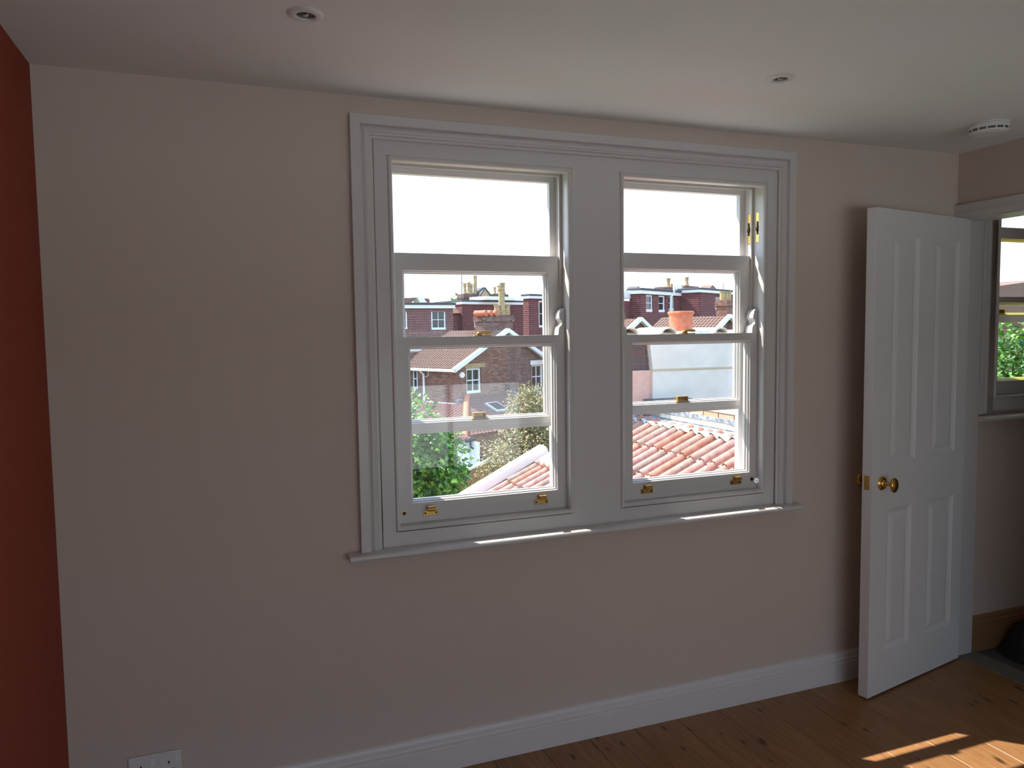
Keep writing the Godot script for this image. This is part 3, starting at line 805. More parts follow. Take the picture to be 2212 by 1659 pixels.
	tag(put("neighbour_roof", st, M.far_tile), "neighbour's tiled roof slope behind the party wall", "roof")
	# chimney on the party wall
	var ch := thing("chimney_stack", Vector3(4.52, 0.0, -4.25))
	tag(ch, "cream rendered chimney stack with a cut-down terracotta pot, close outside the right window", "chimney")
	st = MB.new()
	st.prism(PackedVector2Array([Vector2(0.04, -5.2), Vector2(1.5, -5.2), Vector2(1.5, 1.462), Vector2(-0.005, 1.462), Vector2(0.0, 1.384), Vector2(0.035, 1.109)]), -0.9, 0.0)
	put("rendered_stack", st, M.cream, ch)
	st = MB.new(); st.box(Vector3(0.034, 1.098, -0.01), Vector3(1.5, 1.121, 0.006), 0.003)
	put("string_course", st, hue(186, 176, 150, 0.9), ch)
	st = MB.new(); st.box(Vector3(-0.55, -0.3, -0.6), Vector3(0.036, 1.108, -0.03), 0.004); st.box(Vector3(-1.08, -0.3, -0.1), Vector3(-0.5, 0.34, -0.045), 0.004)
	put("pink_render", st, M.pink, ch)
	st = MB.new(); st.box(Vector3(-0.55, 1.105, -0.62), Vector3(0.03, 1.47, -0.075))
	put("brick_core", st, hue(120, 116, 112, 0.95), ch)
	var db := [hue(132, 62, 60, 0.9), hue(118, 58, 60, 0.9), hue(98, 66, 66, 0.9), hue(142, 72, 68, 0.9), hue(86, 70, 72, 0.9)]
	for j in 5:
		var x := -0.55 - (0.11 if j % 2 else 0.0)
		while x < 0.02:
			var L := 0.15 if j % 2 else 0.165
			st = MB.new(); st.box(Vector3(maxf(x, -0.55), 1.11 + j * 0.0735, -0.12), Vector3(minf(x + L, 0.028), 1.174 + j * 0.0735, -0.066 + rng.randf() * 0.006), 0.005)
			put("brick", st, db[rng.randi() % 5], ch)
			x += L + 0.011
	st = MB.new(); st.box(Vector3(-0.07, 0.775, -0.02), Vector3(0.42, 0.815, 0.16), 0.004)
	put("lead_tray", st, M.slate, ch)
	# flaunching with half-round vent tiles
	st = MB.new()
	st.hexa([Vector3(-0.57, 1.46, -0.92), Vector3(1.52, 1.46, -0.92), Vector3(1.52, 1.46, 0.02), Vector3(-0.57, 1.46, 0.02)].map(func(q): return q) + [Vector3(-0.5, 1.515, -0.8), Vector3(1.44, 1.515, -0.8), Vector3(1.44, 1.505, -0.08), Vector3(-0.5, 1.505, -0.08)])
	put("flaunching", st, M.mortar, ch)
	for q in [[-0.235, 0.1], [0.225, 0.095], [0.87, 0.085]]:
		st = MB.new()
		var A := []
		for k in 15:
			var a := lerpf(0.0, PI, k / 14.0)
			A.append([Vector2(cos(a) * q[1], sin(a) * q[1] * 0.68), Vector2(cos(a) * (q[1] - 0.018), sin(a) * (q[1] * 0.68 - 0.015))])
		for k in 14:
			var pts := PackedVector2Array([A[k][0], A[k + 1][0], A[k + 1][1], A[k][1]])
			st.prism(pts, -0.55, 0.012, Transform3D(Basis(), Vector3(q[0], 1.485, 0.0)))
		put("vent_tile", st, M.mortar, ch)
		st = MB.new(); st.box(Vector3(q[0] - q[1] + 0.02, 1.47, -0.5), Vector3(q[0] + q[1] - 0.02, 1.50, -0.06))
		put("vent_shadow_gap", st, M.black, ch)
	st = MB.new()
	st.lathe([Vector2(0.122, 1.46), Vector2(0.126, 1.66), Vector2(0.129, 1.68), Vector2(0.138, 1.69), Vector2(0.143, 1.702), Vector2(0.139, 1.716), Vector2(0.128, 1.72), Vector2(0.115, 1.714), Vector2(0.112, 1.69), Vector2(0.108, 1.47)], 40, Transform3D(Basis(), Vector3(0.534, 0.0, -0.25)))
	put("chimney_pot", st, M.terra, ch)

func tile_height(ph: float) -> float:   # cross-section over one tile width, 0..1
	var c := 0.36
	var d := (ph - c) / 0.30
	if absf(d) < 1.0: return 0.046 * sqrt(maxf(0.0, 1.0 - d * d))
	return 0.003 * cos((ph - 0.83) * TAU)

func tile_mesh(w: float, L: float, k: int) -> MB:   # x up the slope, z across, nose at x = 0
	var st := MB.new()
	var N := 18
	var pts := []
	for i in N + 1:
		var u := float(i) / N * 1.06 - 0.03
		pts.append(Vector2(u * w, tile_height(clampf(u, 0.0, 1.0)) * (1.0 + 0.06 * (k - 1))))
	var th := 0.014
	for i in N:
		var a: Vector2 = pts[i]; var b: Vector2 = pts[i + 1]
		var x0 := 0.004 * sin(i * 2.1 + k)
		st.quad(Vector3(x0, a.y + 0.02, a.x), Vector3(x0, b.y + 0.02, b.x), Vector3(L, b.y + 0.02, b.x), Vector3(L, a.y + 0.02, a.x))
		st.quad(Vector3(x0, a.y + 0.02 - th, a.x), Vector3(x0, b.y + 0.02 - th, b.x), Vector3(x0, b.y + 0.02, b.x), Vector3(x0, a.y + 0.02, a.x))
		st.quad(Vector3(L, a.y + 0.02 - th, a.x), Vector3(L, b.y + 0.02 - th, b.x), Vector3(x0, b.y + 0.02 - th, b.x), Vector3(x0, a.y + 0.02 - th, a.x))
	return st

func tiled(st: MB, a: Vector3, b: Vector3, down: Vector3, len_: float, roll: float, gauge: float, h: float, k := 8, hip := 0) -> void:
	# overlapping courses of rolled tiles: top edge a..b, running len_ metres along down
	var e := (b - a).normalized(); var W := (b - a).length()
	down = down.normalized()
	var up := e.cross(down).normalized()
	if up.y < 0: up = -up
	var cols := int(ceil(W / roll)) * k
	var rows := int(ceil(len_ / gauge))
	for r in rows:
		var d0 := r * gauge; var d1 := minf((r + 1) * gauge, len_)
		for i in cols:
			var u0 := minf(float(i) / k * roll, W); var u1 := minf(float(i + 1) / k * roll, W)
			if hip > 0:   # a hip cuts each course: 1 starts it, 2 ends it
				var t := (d0 + d1) * 0.4625
				var mid := (u0 + u1) / 2.0
				if hip == 1 and mid < 3.26 - t: continue
				if hip == 2 and (mid > 3.6 + t or (t < 0.66 and mid < 3.6)): continue
			if u1 - u0 < 1e-4: continue
			var y0 := h * maxf(0.0, sin(TAU * i / k)); var y1 := h * maxf(0.0, sin(TAU * (i + 1) / k))
			var A := a + e * u0 + down * d0 + up * y0; var B := a + e * u1 + down * d0 + up * y1
			var C := a + e * u1 + down * d1 + up * (y1 + 0.02); var D := a + e * u0 + down * d1 + up * (y0 + 0.02)
			if (B - A).cross(C - A).dot(up) > 0.0:
				st.quad(A, B, C, D); st.quad(D, C, C - up * 0.02, D - up * 0.02)
			else:
				st.quad(D, C, B, A); st.quad(D - up * 0.02, C - up * 0.02, C, D)

# ---------------------------------------------------------------- houses beyond the gardens
func lot(called: String, x: float, z: float, facing: float) -> Node3D:   # local x along the facade, z towards the viewer
	return thing(called, Vector3(x, 0, z), deg_to_rad(90.0 - facing))

func far_window(parent: Node, x0: float, y0: float, x1: float, y1: float, z: float, cols: int, rows: int, f := 0.07, bar := 0.035) -> void:
	var st := MB.new()
	st.box(Vector3(x0, y0, z - 0.06), Vector3(x0 + f, y1, z + 0.02)); st.box(Vector3(x1 - f, y0, z - 0.06), Vector3(x1, y1, z + 0.02))
	st.box(Vector3(x0 + f, y1 - f, z - 0.06), Vector3(x1 - f, y1, z + 0.02)); st.box(Vector3(x0 - 0.03, y0 - 0.02, z - 0.06), Vector3(x1 + 0.03, y0 + f * 1.4, z + 0.04))
	var iw := x1 - x0 - 2 * f; var ih := y1 - y0 - f * 2.4
	for c in range(1, cols): st.box(Vector3(x0 + f + iw * c / cols - bar / 2, y0 + f, z - 0.04), Vector3(x0 + f + iw * c / cols + bar / 2, y1 - f, z - 0.005))
	for r in range(1, rows): st.box(Vector3(x0 + f, y0 + f * 1.4 + ih * r / rows - bar / 2, z - 0.04), Vector3(x1 - f, y0 + f * 1.4 + ih * r / rows + bar / 2, z))
	var w := put("window", st, M.upvc, parent)
	for c in cols:
		for r in rows:
			st = MB.new()
			var a := x0 + f + iw * c / cols; var b := y0 + f * 1.4 + ih * r / rows
			st.box(Vector3(a, b, z - 0.07), Vector3(a + iw / cols, b + ih / rows, z - 0.035))
			put("pane", st, M.dark_glass, w)

func chimney_pot(parent: Node, x: float, y: float, z: float, h: float, r: float, mat: Material, fancy := true) -> void:
	var st := MB.new()
	if fancy: st.lathe([Vector2(r * 1.25, 0.0), Vector2(r * 1.2, h * 0.14), Vector2(r * 0.95, h * 0.2), Vector2(r * 0.8, h * 0.6), Vector2(r * 0.82, h * 0.68), Vector2(r * 1.05, h * 0.7), Vector2(r * 1.05, h * 0.76), Vector2(r * 0.85, h * 0.78), Vector2(r * 0.85, h * 0.86), Vector2(r * 1.1, h * 0.88), Vector2(r * 1.1, h), Vector2(r * 0.7, h), Vector2(r * 0.7, h * 0.8)], 14, Transform3D(Basis(), Vector3(x, y, z)))
	else: st.lathe([Vector2(r * 1.05, 0.0), Vector2(r * 0.95, h * 0.88), Vector2(r * 1.15, h * 0.9), Vector2(r * 1.15, h), Vector2(r * 0.75, h), Vector2(r * 0.75, h * 0.7)], 14, Transform3D(Basis(), Vector3(x, y, z)))
	put("chimney_pot", st, mat, parent)

func stack(parent: Node, x0: float, x1: float, y0: float, y1: float, z0: float, z1: float, mat: Material) -> void:
	var st := MB.new()
	st.box(Vector3(x0, y0, z0), Vector3(x1, y1 - 0.32, z1))
	st.box(Vector3(x0 - 0.06, y1 - 0.32, z0 - 0.06), Vector3(x1 + 0.06, y1 - 0.08, z1 + 0.06)); st.box(Vector3(x0 - 0.02, y1 - 0.08, z0 - 0.02), Vector3(x1 + 0.02, y1, z1 + 0.02))
	put("chimney_breast", st, mat, parent)

func hang(st: MB, o: Vector3, e: Vector3, out: Vector3, W: float, y0: float, y1: float, course: float, cut: Array) -> void:
	# tile hanging: thin leaning courses along e, skipping the openings [u0, y0, u1, y1]
	var n := int(ceil((y1 - y0) / course))
	for j in n:
		var b := y0 + j * course; var t := minf(b + course, y1)
		var cuts := [0.0, W]
		for c in cut:
			if (b + t) / 2 > c[1] and (b + t) / 2 < c[3]: cuts.append_array([clampf(c[0], 0, W), clampf(c[2], 0, W)])
		cuts.sort()
		for i in range(0, cuts.size() - 1, 2):
			var a: Vector3 = o + e * cuts[i]; var d: Vector3 = o + e * cuts[i + 1]
			if d.distance_to(a) < 0.01: continue
			var A := a + Vector3.UP * b + out * 0.05; var B := d + Vector3.UP * b + out * 0.05; var C := d + Vector3.UP * t + out * 0.012; var D := a + Vector3.UP * t + out * 0.012
			st.quad(A, B, C, D); st.quad(a + Vector3.UP * b, d + Vector3.UP * b, B, A)
			st.quad(a + Vector3.UP * b, A, D, a + Vector3.UP * t); st.quad(B, d + Vector3.UP * b, d + Vector3.UP * t, C)

func dormer(parent: Node, x0: float, x1: float, y0: float, y1: float, top: float, depth: float, mat: Material, wins: Array, course := 0.13, shade_z := 0.0) -> void:
	var st := MB.new()
	st.holes(x0, x1, y0, y1, -0.22, shade_z, wins.map(func(w): return [w[0], w[1], w[2], w[3]]))
	st.box(Vector3(x0, y0, -depth), Vector3(x0 + 0.2, y1, -0.22)); st.box(Vector3(x1 - 0.2, y0, -depth), Vector3(x1, y1, -0.22)); st.box(Vector3(x0, y0, -depth), Vector3(x1, y1, -depth + 0.2))
	put("wall", st, mat, parent)
	st = MB.new()
	hang(st, Vector3(x0, 0, 0), Vector3.RIGHT, Vector3.BACK, x1 - x0, y0, y1, course, wins.map(func(w): return [w[0] - x0, w[1], w[2] - x0, w[3]]))
	hang(st, Vector3(x0, 0, -depth), Vector3.BACK, Vector3.LEFT, depth, y0, y1, course, [])
	tag(put("tile_hanging", st, mat, parent), "", "", "", "stuff")
	st = MB.new(); st.box(Vector3(x0 - 0.12, y1, -depth - 0.1), Vector3(x1 + 0.12, y1 + (top - y1) * 0.62, 0.14), 0.01)
	put("fascia", st, M.upvc, parent)
	st = MB.new(); st.box(Vector3(x0 - 0.16, y1 + (top - y1) * 0.62, -depth - 0.12), Vector3(x1 + 0.16, top, 0.2), 0.02)
	put("flat_roof", st, M.slate, parent)
	for w in wins: far_window(parent, w[0] + 0.02, w[1] + 0.03, w[2] - 0.02, w[3] - 0.01, -0.05, w[4], w[5], 0.09)

func gable_house(called: String, label: String, x: float, z: float, facing: float, depth: float, full: bool) -> Node3D:
	# a paired brick outrigger under one gable; local origin at the left front corner
	var h := lot(called, x, z, facing)
	tag(h, label, "house")
	var wins := [[0.66, -1.30, 1.63, -0.12], [5.2, -1.44, 6.1, -0.14]] if full else []
	var st := MB.new()
	st.holes(0.0, 3.3, -5.2, -0.05, -0.3, 0.0, wins)
	put("wall", st, M.brick, h)
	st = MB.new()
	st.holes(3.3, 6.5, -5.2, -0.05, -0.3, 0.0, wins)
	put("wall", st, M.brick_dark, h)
	st = MB.new(); st.prism(PackedVector2Array([Vector2(0, -0.05), Vector2(3.3, -0.05), Vector2(3.3, 1.57)]), -0.3, 0.0)
	put("gable", st, M.brick, h)
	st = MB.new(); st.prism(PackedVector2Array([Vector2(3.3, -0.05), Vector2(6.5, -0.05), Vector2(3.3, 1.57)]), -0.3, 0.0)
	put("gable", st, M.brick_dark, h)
	st = MB.new()
	for s in [[0.0, 0.3], [6.2, 6.5]]: st.box(Vector3(s[0], -5.2, 0.2 - depth), Vector3(s[1], -0.1, -0.3))
	st.box(Vector3(0.0, -5.2, -depth), Vector3(6.5, -0.1, 0.2 - depth))
	put("side_wall", st, M.brick, h)
	if full:
		st = MB.new()   # main house wall behind
		st.box(Vector3(-2.5, -5.2, -4.4), Vector3(6.5, 0.6, -3.9))
		put("rear_wall", st, M.brick_dark, h)
	st = MB.new()
	tiled(st, Vector3(3.25, 1.6, 0.12), Vector3(3.25, 1.6, -depth - 0.1), Vector3(-3.45, -1.72, 0), 3.86, 0.2, 0.32, 0.045)
	tag(put("roof_tiles", st, M.far_tile, h), "", "", "", "stuff")
	st = MB.new()
	tiled(st, Vector3(3.25, 1.6, -depth - 0.1), Vector3(3.25, 1.6, 0.12), Vector3(3.45, -1.72, 0), 3.86, 0.2, 0.32, 0.045)
	tag(put("roof_tiles", st, M.far_tile, h), "", "", "", "stuff")
	st = MB.new()
	var d := Vector2(3.45, 1.72).normalized(); var pn := Vector2(-d.y, d.x)
	for m in [-1.0, 1.0]:
		var p := PackedVector2Array()
		for q in [Vector2(-0.35, -0.2) + pn * -0.08, Vector2(3.25, 1.595) + pn * -0.08 + Vector2(0, 0), Vector2(3.25, 1.595) + pn * 0.1, Vector2(-0.35, -0.2) + pn * 0.1]:
			p.append(Vector2(3.25 + m * (q.x - 3.25), q.y))
		st.prism(p, 0.1, 0.3)
	put("bargeboard", st, M.upvc, h)
	st = MB.new(); st.box(Vector3(-0.38, -0.25, 0.2 - depth), Vector3(-0.26, -0.12, 0.3), 0.02); st.box(Vector3(-0.26, -0.24, 0.2 - depth), Vector3(0.0, -0.16, 0.1))
	put("gutter", st, M.upvc, h)
	if full:
		st = MB.new(); st.tube([Vector3(-0.3, -0.25, -2.15), Vector3(-0.08, -0.42, -2.15), Vector3(-0.06, -1.72, -2.15)], 0.06, 8)
		put("downpipe", st, M.upvc, h)
		st = MB.new(); st.tube([Vector3(-0.05, -0.2, -1.85), Vector3(-0.05, -0.48, -1.85), Vector3(-0.05, -0.54, -2.05)], 0.022, 6)
		put("overflow_pipe", st, M.upvc, h)
		far_window(h, 0.68, -1.30, 1.62, -0.13, -0.1, 2, 2, 0.09, 0.05)
		far_window(h, 5.22, -1.42, 6.09, -0.15, -0.1, 2, 2, 0.09, 0.05)
		st = MB.new(); st.box(Vector3(0.55, -0.12, -0.1), Vector3(1.87, 0.09, 0.03), 0.005)
		put("lintel", st, M.buff, h)
		st = MB.new(); st.box(Vector3(5.1, -0.15, -0.1), Vector3(6.2, 0.07, 0.03), 0.005)
		put("lintel", st, M.upvc, h)
		st = MB.new()
		var hx := PackedVector2Array()
		for k in 6: hx.append(Vector2(0.335 + cos(TAU * k / 6 + PI / 6 * 0) * 0.165, -0.41 + sin(TAU * k / 6) * 0.145))
		st.prism(hx, 0.0, 0.09)
		put("alarm_box", st, M.upvc, h)
		st = MB.new()   # side window
		st = MB.new(); st.box(Vector3(-0.02, -1.14, -3.0), Vector3(0.02, -0.25, -2.68))
		put("side_window", st, M.upvc, h)
		for b in [[-1.05, -0.68], [-0.62, -0.3]]:
			st = MB.new(); st.box(Vector3(-0.03, b[0], -2.9), Vector3(0.01, b[1], -2.74))
			put("side_pane", st, M.dark_glass, h)
		st = MB.new(); st.box(Vector3(-0.12, -1.86, -2.1), Vector3(0.0, -1.68, 0.06), 0.02)
		st.hexa([Vector3(0.0, -1.85, 0.0), Vector3(6.5, -1.62, 0.0), Vector3(6.5, -1.62, 0.12), Vector3(0.0, -1.85, 0.12)] + [Vector3(0.0, -1.5, 0.0), Vector3(6.5, -1.45, 0.0), Vector3(6.5, -1.5, 0.05), Vector3(0.0, -1.55, 0.05)])
		put("lead_flashing", st, M.lead, h)
	return h

func outside() -> void:
	var st := MB.new(); st.box(Vector3(-60, -5.4, -140), Vector3(120, -5.2, 60))
	tag(put("garden_ground", st, M.grass), "grassy ground of the back gardens below the windows", "ground", "", "structure")
	# --- brick gable house across the gardens
	var h := gable_house("gable_house", "brick gable house with white bargeboards and tall chimney seen through the left window", 10.009, -30.186, 63.5, 3.8, true)
	stack(h, 2.62, 4.6, 0.8, 2.36, -1.4, -0.7, M.brick_dark)
	for q in [[3.78, 0.52, 0.14, false], [4.12, 1.42, 0.16, false], [4.5, 0.52, 0.15, false]]: chimney_pot(h, q[0], 2.34, -1.0, q[1], q[2], M.buff, q[3])
	for k in 3:
		st = MB.new(); st.tube([Vector3(2.5 + 0.36 * k, 2.42, -1.25), Vector3(2.62 + 0.36 * k, 2.44, -0.6)], 0.15, 12)
		put("ridge_vent", st, M.terra, h)
	# its single-storey extension with a ridge towards us
	var ex := lot("tiled_extension", 10.009, -30.186, 63.5)
	tag(ex, "low red tiled extension with a rooflight below the brick gable", "building")
	st = MB.new()
	tiled(st, Vector3(-2.6, -1.42, 0.0), Vector3(3.3, -1.42, 0.0), Vector3(0, -0.41, 1.0), 3.3, 0.22, 0.28, 0.045, 6, 1)
	tag(put("roof_tiles", st, M.red_tile, ex), "", "", "", "stuff")
	st = MB.new()
	tiled(st, Vector3(0.66, -1.42, -3.6), Vector3(0.66, -1.42, 3.2), Vector3(-1.0, -0.41, 0), 3.5, 0.22, 0.28, 0.045, 6, 2)
	tag(put("roof_tiles", st, M.red_tile, ex), "", "", "", "stuff")
	for k in 9:
		var a := 0.02 + k * 0.36
		st = MB.new(); st.tube([Vector3(0.66 - a, -1.40 - 0.41 * a, a), Vector3(0.66 - a - 0.38, -1.41 - 0.41 * (a + 0.38), a + 0.38)], 0.13, 10)
		put("ridge_tile", st, M.terra, ex)
	var pn := Vector3(0, 1.0, 0.41).normalized(); var pd := Vector3(0, -0.41, 1.0).normalized()
	var vx := Transform3D(Basis(Vector3.RIGHT, pn, pd), Vector3(1.34, -1.42 - 0.41 * 1.24, 1.24))
	st = MB.new(); st.box(Vector3(-0.4, 0.0, -0.42), Vector3(0.4, 0.1, 0.42), 0.01, vx)
	var rl := put("rooflight", st, M.lead_bright, ex)
	st = MB.new(); st.box(Vector3(-0.3, 0.08, -0.32), Vector3(0.3, 0.112, 0.32), 0.0, vx)
	put("pane", st, M.dark_glass, rl)
	st = MB.new()
	st.box(Vector3(-2.3, -5.2, 0.1), Vector3(-2.1, -2.65, 2.8)); st.box(Vector3(-2.1, -5.2, 2.6), Vector3(3.2, -2.65, 2.8))
	put("wall", st, M.brick, ex)
	st = MB.new()   # parapet towards us with a dark outlet pot
	st.hexa([Vector3(3.3, -5.2, 0.05), Vector3(3.6, -5.2, 0.05), Vector3(3.6, -5.2, 3.4), Vector3(3.3, -5.2, 3.4), Vector3(3.3, -1.3, 0.05), Vector3(3.6, -1.3, 0.05), Vector3(3.6, -2.65, 3.4), Vector3(3.3, -2.65, 3.4)])
	put("parapet", st, M.brick_dark, ex)
	st = MB.new()
	st.hexa([Vector3(3.24, -1.3, 0.05), Vector3(3.66, -1.3, 0.05), Vector3(3.66, -2.65, 3.4), Vector3(3.24, -2.65, 3.4), Vector3(3.24, -1.2, 0.05), Vector3(3.66, -1.2, 0.05), Vector3(3.66, -2.55, 3.4), Vector3(3.24, -2.55, 3.4)])
	put("coping", st, M.slate, ex)
	st = MB.new(); st.lathe([Vector2(0.1, -1.9), Vector2(0.1, -1.1), Vector2(0.14, -1.08), Vector2(0.14, -0.98), Vector2(0.0, -0.98)], 10, Transform3D(Basis(), Vector3(3.3, 0, 0.15)))
	put("outlet_pipe", st, M.black, ex)
	# slate lean-to at the left of the side wall
	st = MB.new()
	st.hexa([Vector3(-2.6, -2.4, -3.6), Vector3(-0.02, -2.4, -3.6), Vector3(-0.02, -2.4, -1.9), Vector3(-2.6, -2.4, -1.9)].map(func(q): return q) + [Vector3(-2.6, -1.0, -3.6), Vector3(-0.02, -1.75, -3.6), Vector3(-0.02, -1.95, -1.9), Vector3(-2.6, -1.6, -1.9)])
	put("slate_lean_to", st, M.slate, ex)
	# --- white garden room in front
	var g := lot("garden_room", 8.494, -23.332, 62)
	tag(g, "small white garden room with black gutter half hidden by the leafy tree", "building")
	st = MB.new()
	st.holes(-3.0, 0.0, -5.2, -2.38, -0.2, 0.0, [[-2.4, -4.9, -0.62, -2.62]])
	st.box(Vector3(-0.2, -5.2, -4.0), Vector3(0.0, -2.4, -0.2))
	st.prism(PackedVector2Array([Vector2(0.2, -5.2), Vector2(0.02, -5.2), Vector2(0.02, -2.4), Vector2(0.2, -2.45)]), -3.6, 0.3)
	put("wall", st, M.upvc, g)
	st = MB.new(); st.box(Vector3(-2.4, -4.9, -0.14), Vector3(-0.62, -2.62, -0.1))
	put("glazed_door", st, M.dark_glass, g)
	st = MB.new(); st.box(Vector3(-0.66, -4.9, -0.06), Vector3(-0.52, -2.6, 0.03)); st.box(Vector3(-1.5, -4.9, -0.08), Vector3(-1.42, -2.62, 0.0))
	put("door_frame", st, M.upvc, g)
	st = MB.new(); st.tube([Vector3(-3.1, -2.36, 0.1), Vector3(0.1, -2.36, 0.1)], 0.06, 8)
	put("gutter", st, M.black, g)
	st = MB.new(); st.tube([Vector3(-0.08, -2.38, 0.1), Vector3(-0.06, -2.62, 0.1), Vector3(0.22, -2.78, 0.25), Vector3(0.26, -2.9, 0.28), Vector3(0.26, -5.0, 0.28)], 0.035, 8)
	put("downpipe", st, M.black, g)
	st = MB.new()
	tiled(st, Vector3(-3.1, -2.0, -1.2), Vector3(0.1, -2.0, -1.2), Vector3(0, -0.3, 1.2), 1.3, 0.25, 0.3, 0.04)
	tiled(st, Vector3(0.1, -2.0, -1.2), Vector3(-3.1, -2.0, -1.2), Vector3(0, -0.35, -1.4), 2.6, 0.25, 0.3, 0.04)
	tag(put("roof_tiles", st, M.red_tile, g), "", "", "", "stuff")
	# --- timber fence
	var fe := lot("timber_fence", 6.4, -16.6, 40)
	tag(fe, "short brown timber garden fence beside the feathery green bush", "fence")
	for k in 16:
		st = MB.new(); st.box(Vector3(-1.2 + k * 0.152, -5.2, 0.0), Vector3(-1.2 + k * 0.152 + 0.14, -2.15 + 0.01 * (k % 3), 0.02), 0.003)
		put("board", st, M.fence, fe)
	st = MB.new(); st.box(Vector3(-1.25, -2.15, -0.03), Vector3(1.25, -2.08, 0.05), 0.01)
	put("capping_rail", st, M.upvc, fe)
	# --- distant terrace, from left to right
	var L := lot("pale_dormer_house", 14.432, -45.563, 85)
	tag(L, "far house with a pale tile-hung dormer, leftmost in the left window", "house")
	dormer(L, -7.0, -0.06, -0.6, 3.12, 3.5, 3.0, M.hung_pale, [[-1.6, 1.72, -0.57, 3.0, 2, 2], [-3.9, 1.74, -3.2, 2.98, 1, 2]], 0.16)
	st = MB.new(); st.box(Vector3(-7.0, -5.2, -3.0), Vector3(-0.06, -0.6, 0.0))
	put("lower_wall", st, M.brick_dark, L)
	st = MB.new(); st.box(Vector3(-7.0, 0.36, 0.0), Vector3(-1.6, 0.56, 0.4), 0.02)
	put("lower_fascia", st, M.upvc, L)
	st = MB.new(); st.prism(PackedVector2Array([Vector2(-6.5, 3.4), Vector2(-1.9, 3.4), Vector2(-1.22, 4.0), Vector2(-5.5, 3.95)]), -6.0, -4.0)
	put("back_roof", st, M.far_tile, L)
	st = MB.new(); st.prism(PackedVector2Array([Vector2(-1.24, 4.1), Vector2(-0.82, 4.1), Vector2(-0.3, 3.4), Vector2(-0.85, 3.4)]), -5.2, -3.9)
	put("verge_board", st, M.upvc, L)
	stack(L, -0.55, -0.2, 3.2, 3.98, -5.0, -4.4, M.brick)
	var A := lot("maroon_dormer_house", 16.156, -49.224, 77)
	tag(A, "far house with a long maroon tile-hung dormer and grouped buff chimney pots", "house")
	dormer(A, 0.0, 6.2, 1.2, 3.54, 3.86, 4.0, M.hung, [[0.93, 1.86, 1.8, 3.12, 1, 2]], 0.13)
	st = MB.new(); st.box(Vector3(-1.4, -5.2, -4.0), Vector3(6.2, 1.2, -0.3))
	put("lower_wall", st, M.brick_dark, A)
	st = MB.new(); st.box(Vector3(-1.0, 1.2, -3.5), Vector3(0.0, 2.9, -0.4))
	put("cheek_wall", st, M.hung, A)
	st = MB.new(); tiled(st, Vector3(-1.0, 3.35, -1.0), Vector3(0.0, 3.35, -1.0), Vector3(0, -0.45, 0.8), 0.92, 0.2, 0.2, 0.03)
	tag(put("roof_tiles", st, M.far_tile, A), "", "", "", "stuff")
	stack(A, 1.85, 3.05, 3.0, 4.46, -3.9, -3.0, M.brick_dark)
	for q in [[2.15, 0.84, 0.14], [2.52, 0.92, 0.15], [2.72, 0.8, 0.13]]: chimney_pot(A, q[0], 4.45, -3.3 - 0.2 * q[2], q[1], q[2], M.buff)
	chimney_pot(A, 3.0, 4.45, -3.2, 1.45, 0.14, M.buff, false)
	stack(A, 4.4, 5.85, 3.0, 4.5, -3.9, -3.0, M.brick_dark)
	for q in [[4.84, 0.56, 0.11], [5.22, 0.68, 0.15], [5.42, 0.9, 0.13], [5.64, 0.92, 0.15]]: chimney_pot(A, q[0], 4.5, -3.3, q[1], q[2], M.buff)
	st = MB.new(); st.prism(PackedVector2Array([Vector2(2.62, 3.8), Vector2(3.43, 4.84), Vector2(4.4, 3.8)]), -3.4, -2.5)
	put("gablet", st, M.buff, A)
	st = MB.new(); st.prism(PackedVector2Array([Vector2(2.5, 3.8), Vector2(3.43, 4.98), Vector2(4.52, 3.8), Vector2(4.4, 3.8), Vector2(3.43, 4.84), Vector2(2.62, 3.8)]), -3.5, -2.42)
	put("gablet_coping", st, M.slate, A)
	st = MB.new(); st.tube([Vector3(1.11, 3.8, -2.0), Vector3(1.11, 5.95, -2.0)], 0.03, 6); st.tube([Vector3(0.8, 5.18, -2.0), Vector3(1.3, 5.2, -2.0)], 0.015, 5); st.tube([Vector3(0.82, 5.05, -2.0), Vector3(0.82, 5.32, -2.0)], 0.012, 5)
	put("aerial", st, M.slate, A)
	var R := lot("narrow_dormer_house", 19.916, -45.782, 70)
	tag(R, "far narrow maroon dormer at the right edge of the left window", "house")
	dormer(R, 0.0, 2.4, 1.0, 3.8, 4.12, 0.6, M.hung, [[0.86, 1.8, 1.75, 3.68, 1, 2]], 0.13)
	st = MB.new(); st.box(Vector3(0.0, -5.2, -0.6), Vector3(2.4, 1.0, -0.05))
	put("lower_wall", st, M.brick_dark, R)
	st = MB.new(); st.box(Vector3(-1.0, 3.84, -5.5), Vector3(1.9, 4.1, -3.6), 0.02)
	put("flat_roof", st, M.upvc, R)
	var C := lot("paired_dormer_house", 23.68, -37.29, 60)
	tag(C, "far maroon tile-hung dormer with three windows, behind the terracotta pot", "house")
	dormer(C, 0.0, 5.1, 1.4, 3.71, 4.06, 0.7, M.hung, [[0.71, 2.63, 1.57, 3.68, 1, 2], [2.3, 2.63, 3.16, 3.69, 1, 2], [3.58, 2.73, 4.37, 3.69, 1, 2]], 0.12)
	st = MB.new(); st.box(Vector3(0.0, -5.2, -3.0), Vector3(5.0, 1.4, -0.2)); st.box(Vector3(-2.2, -5.2, -2.0), Vector3(0.0, 3.3, -0.7))
	put("lower_wall", st, M.hung, C)
	st = MB.new(); st.box(Vector3(-2.3, 3.45, -2.2), Vector3(0.1, 3.85, -0.62), 0.02)
	put("rear_fascia", st, M.upvc, C)
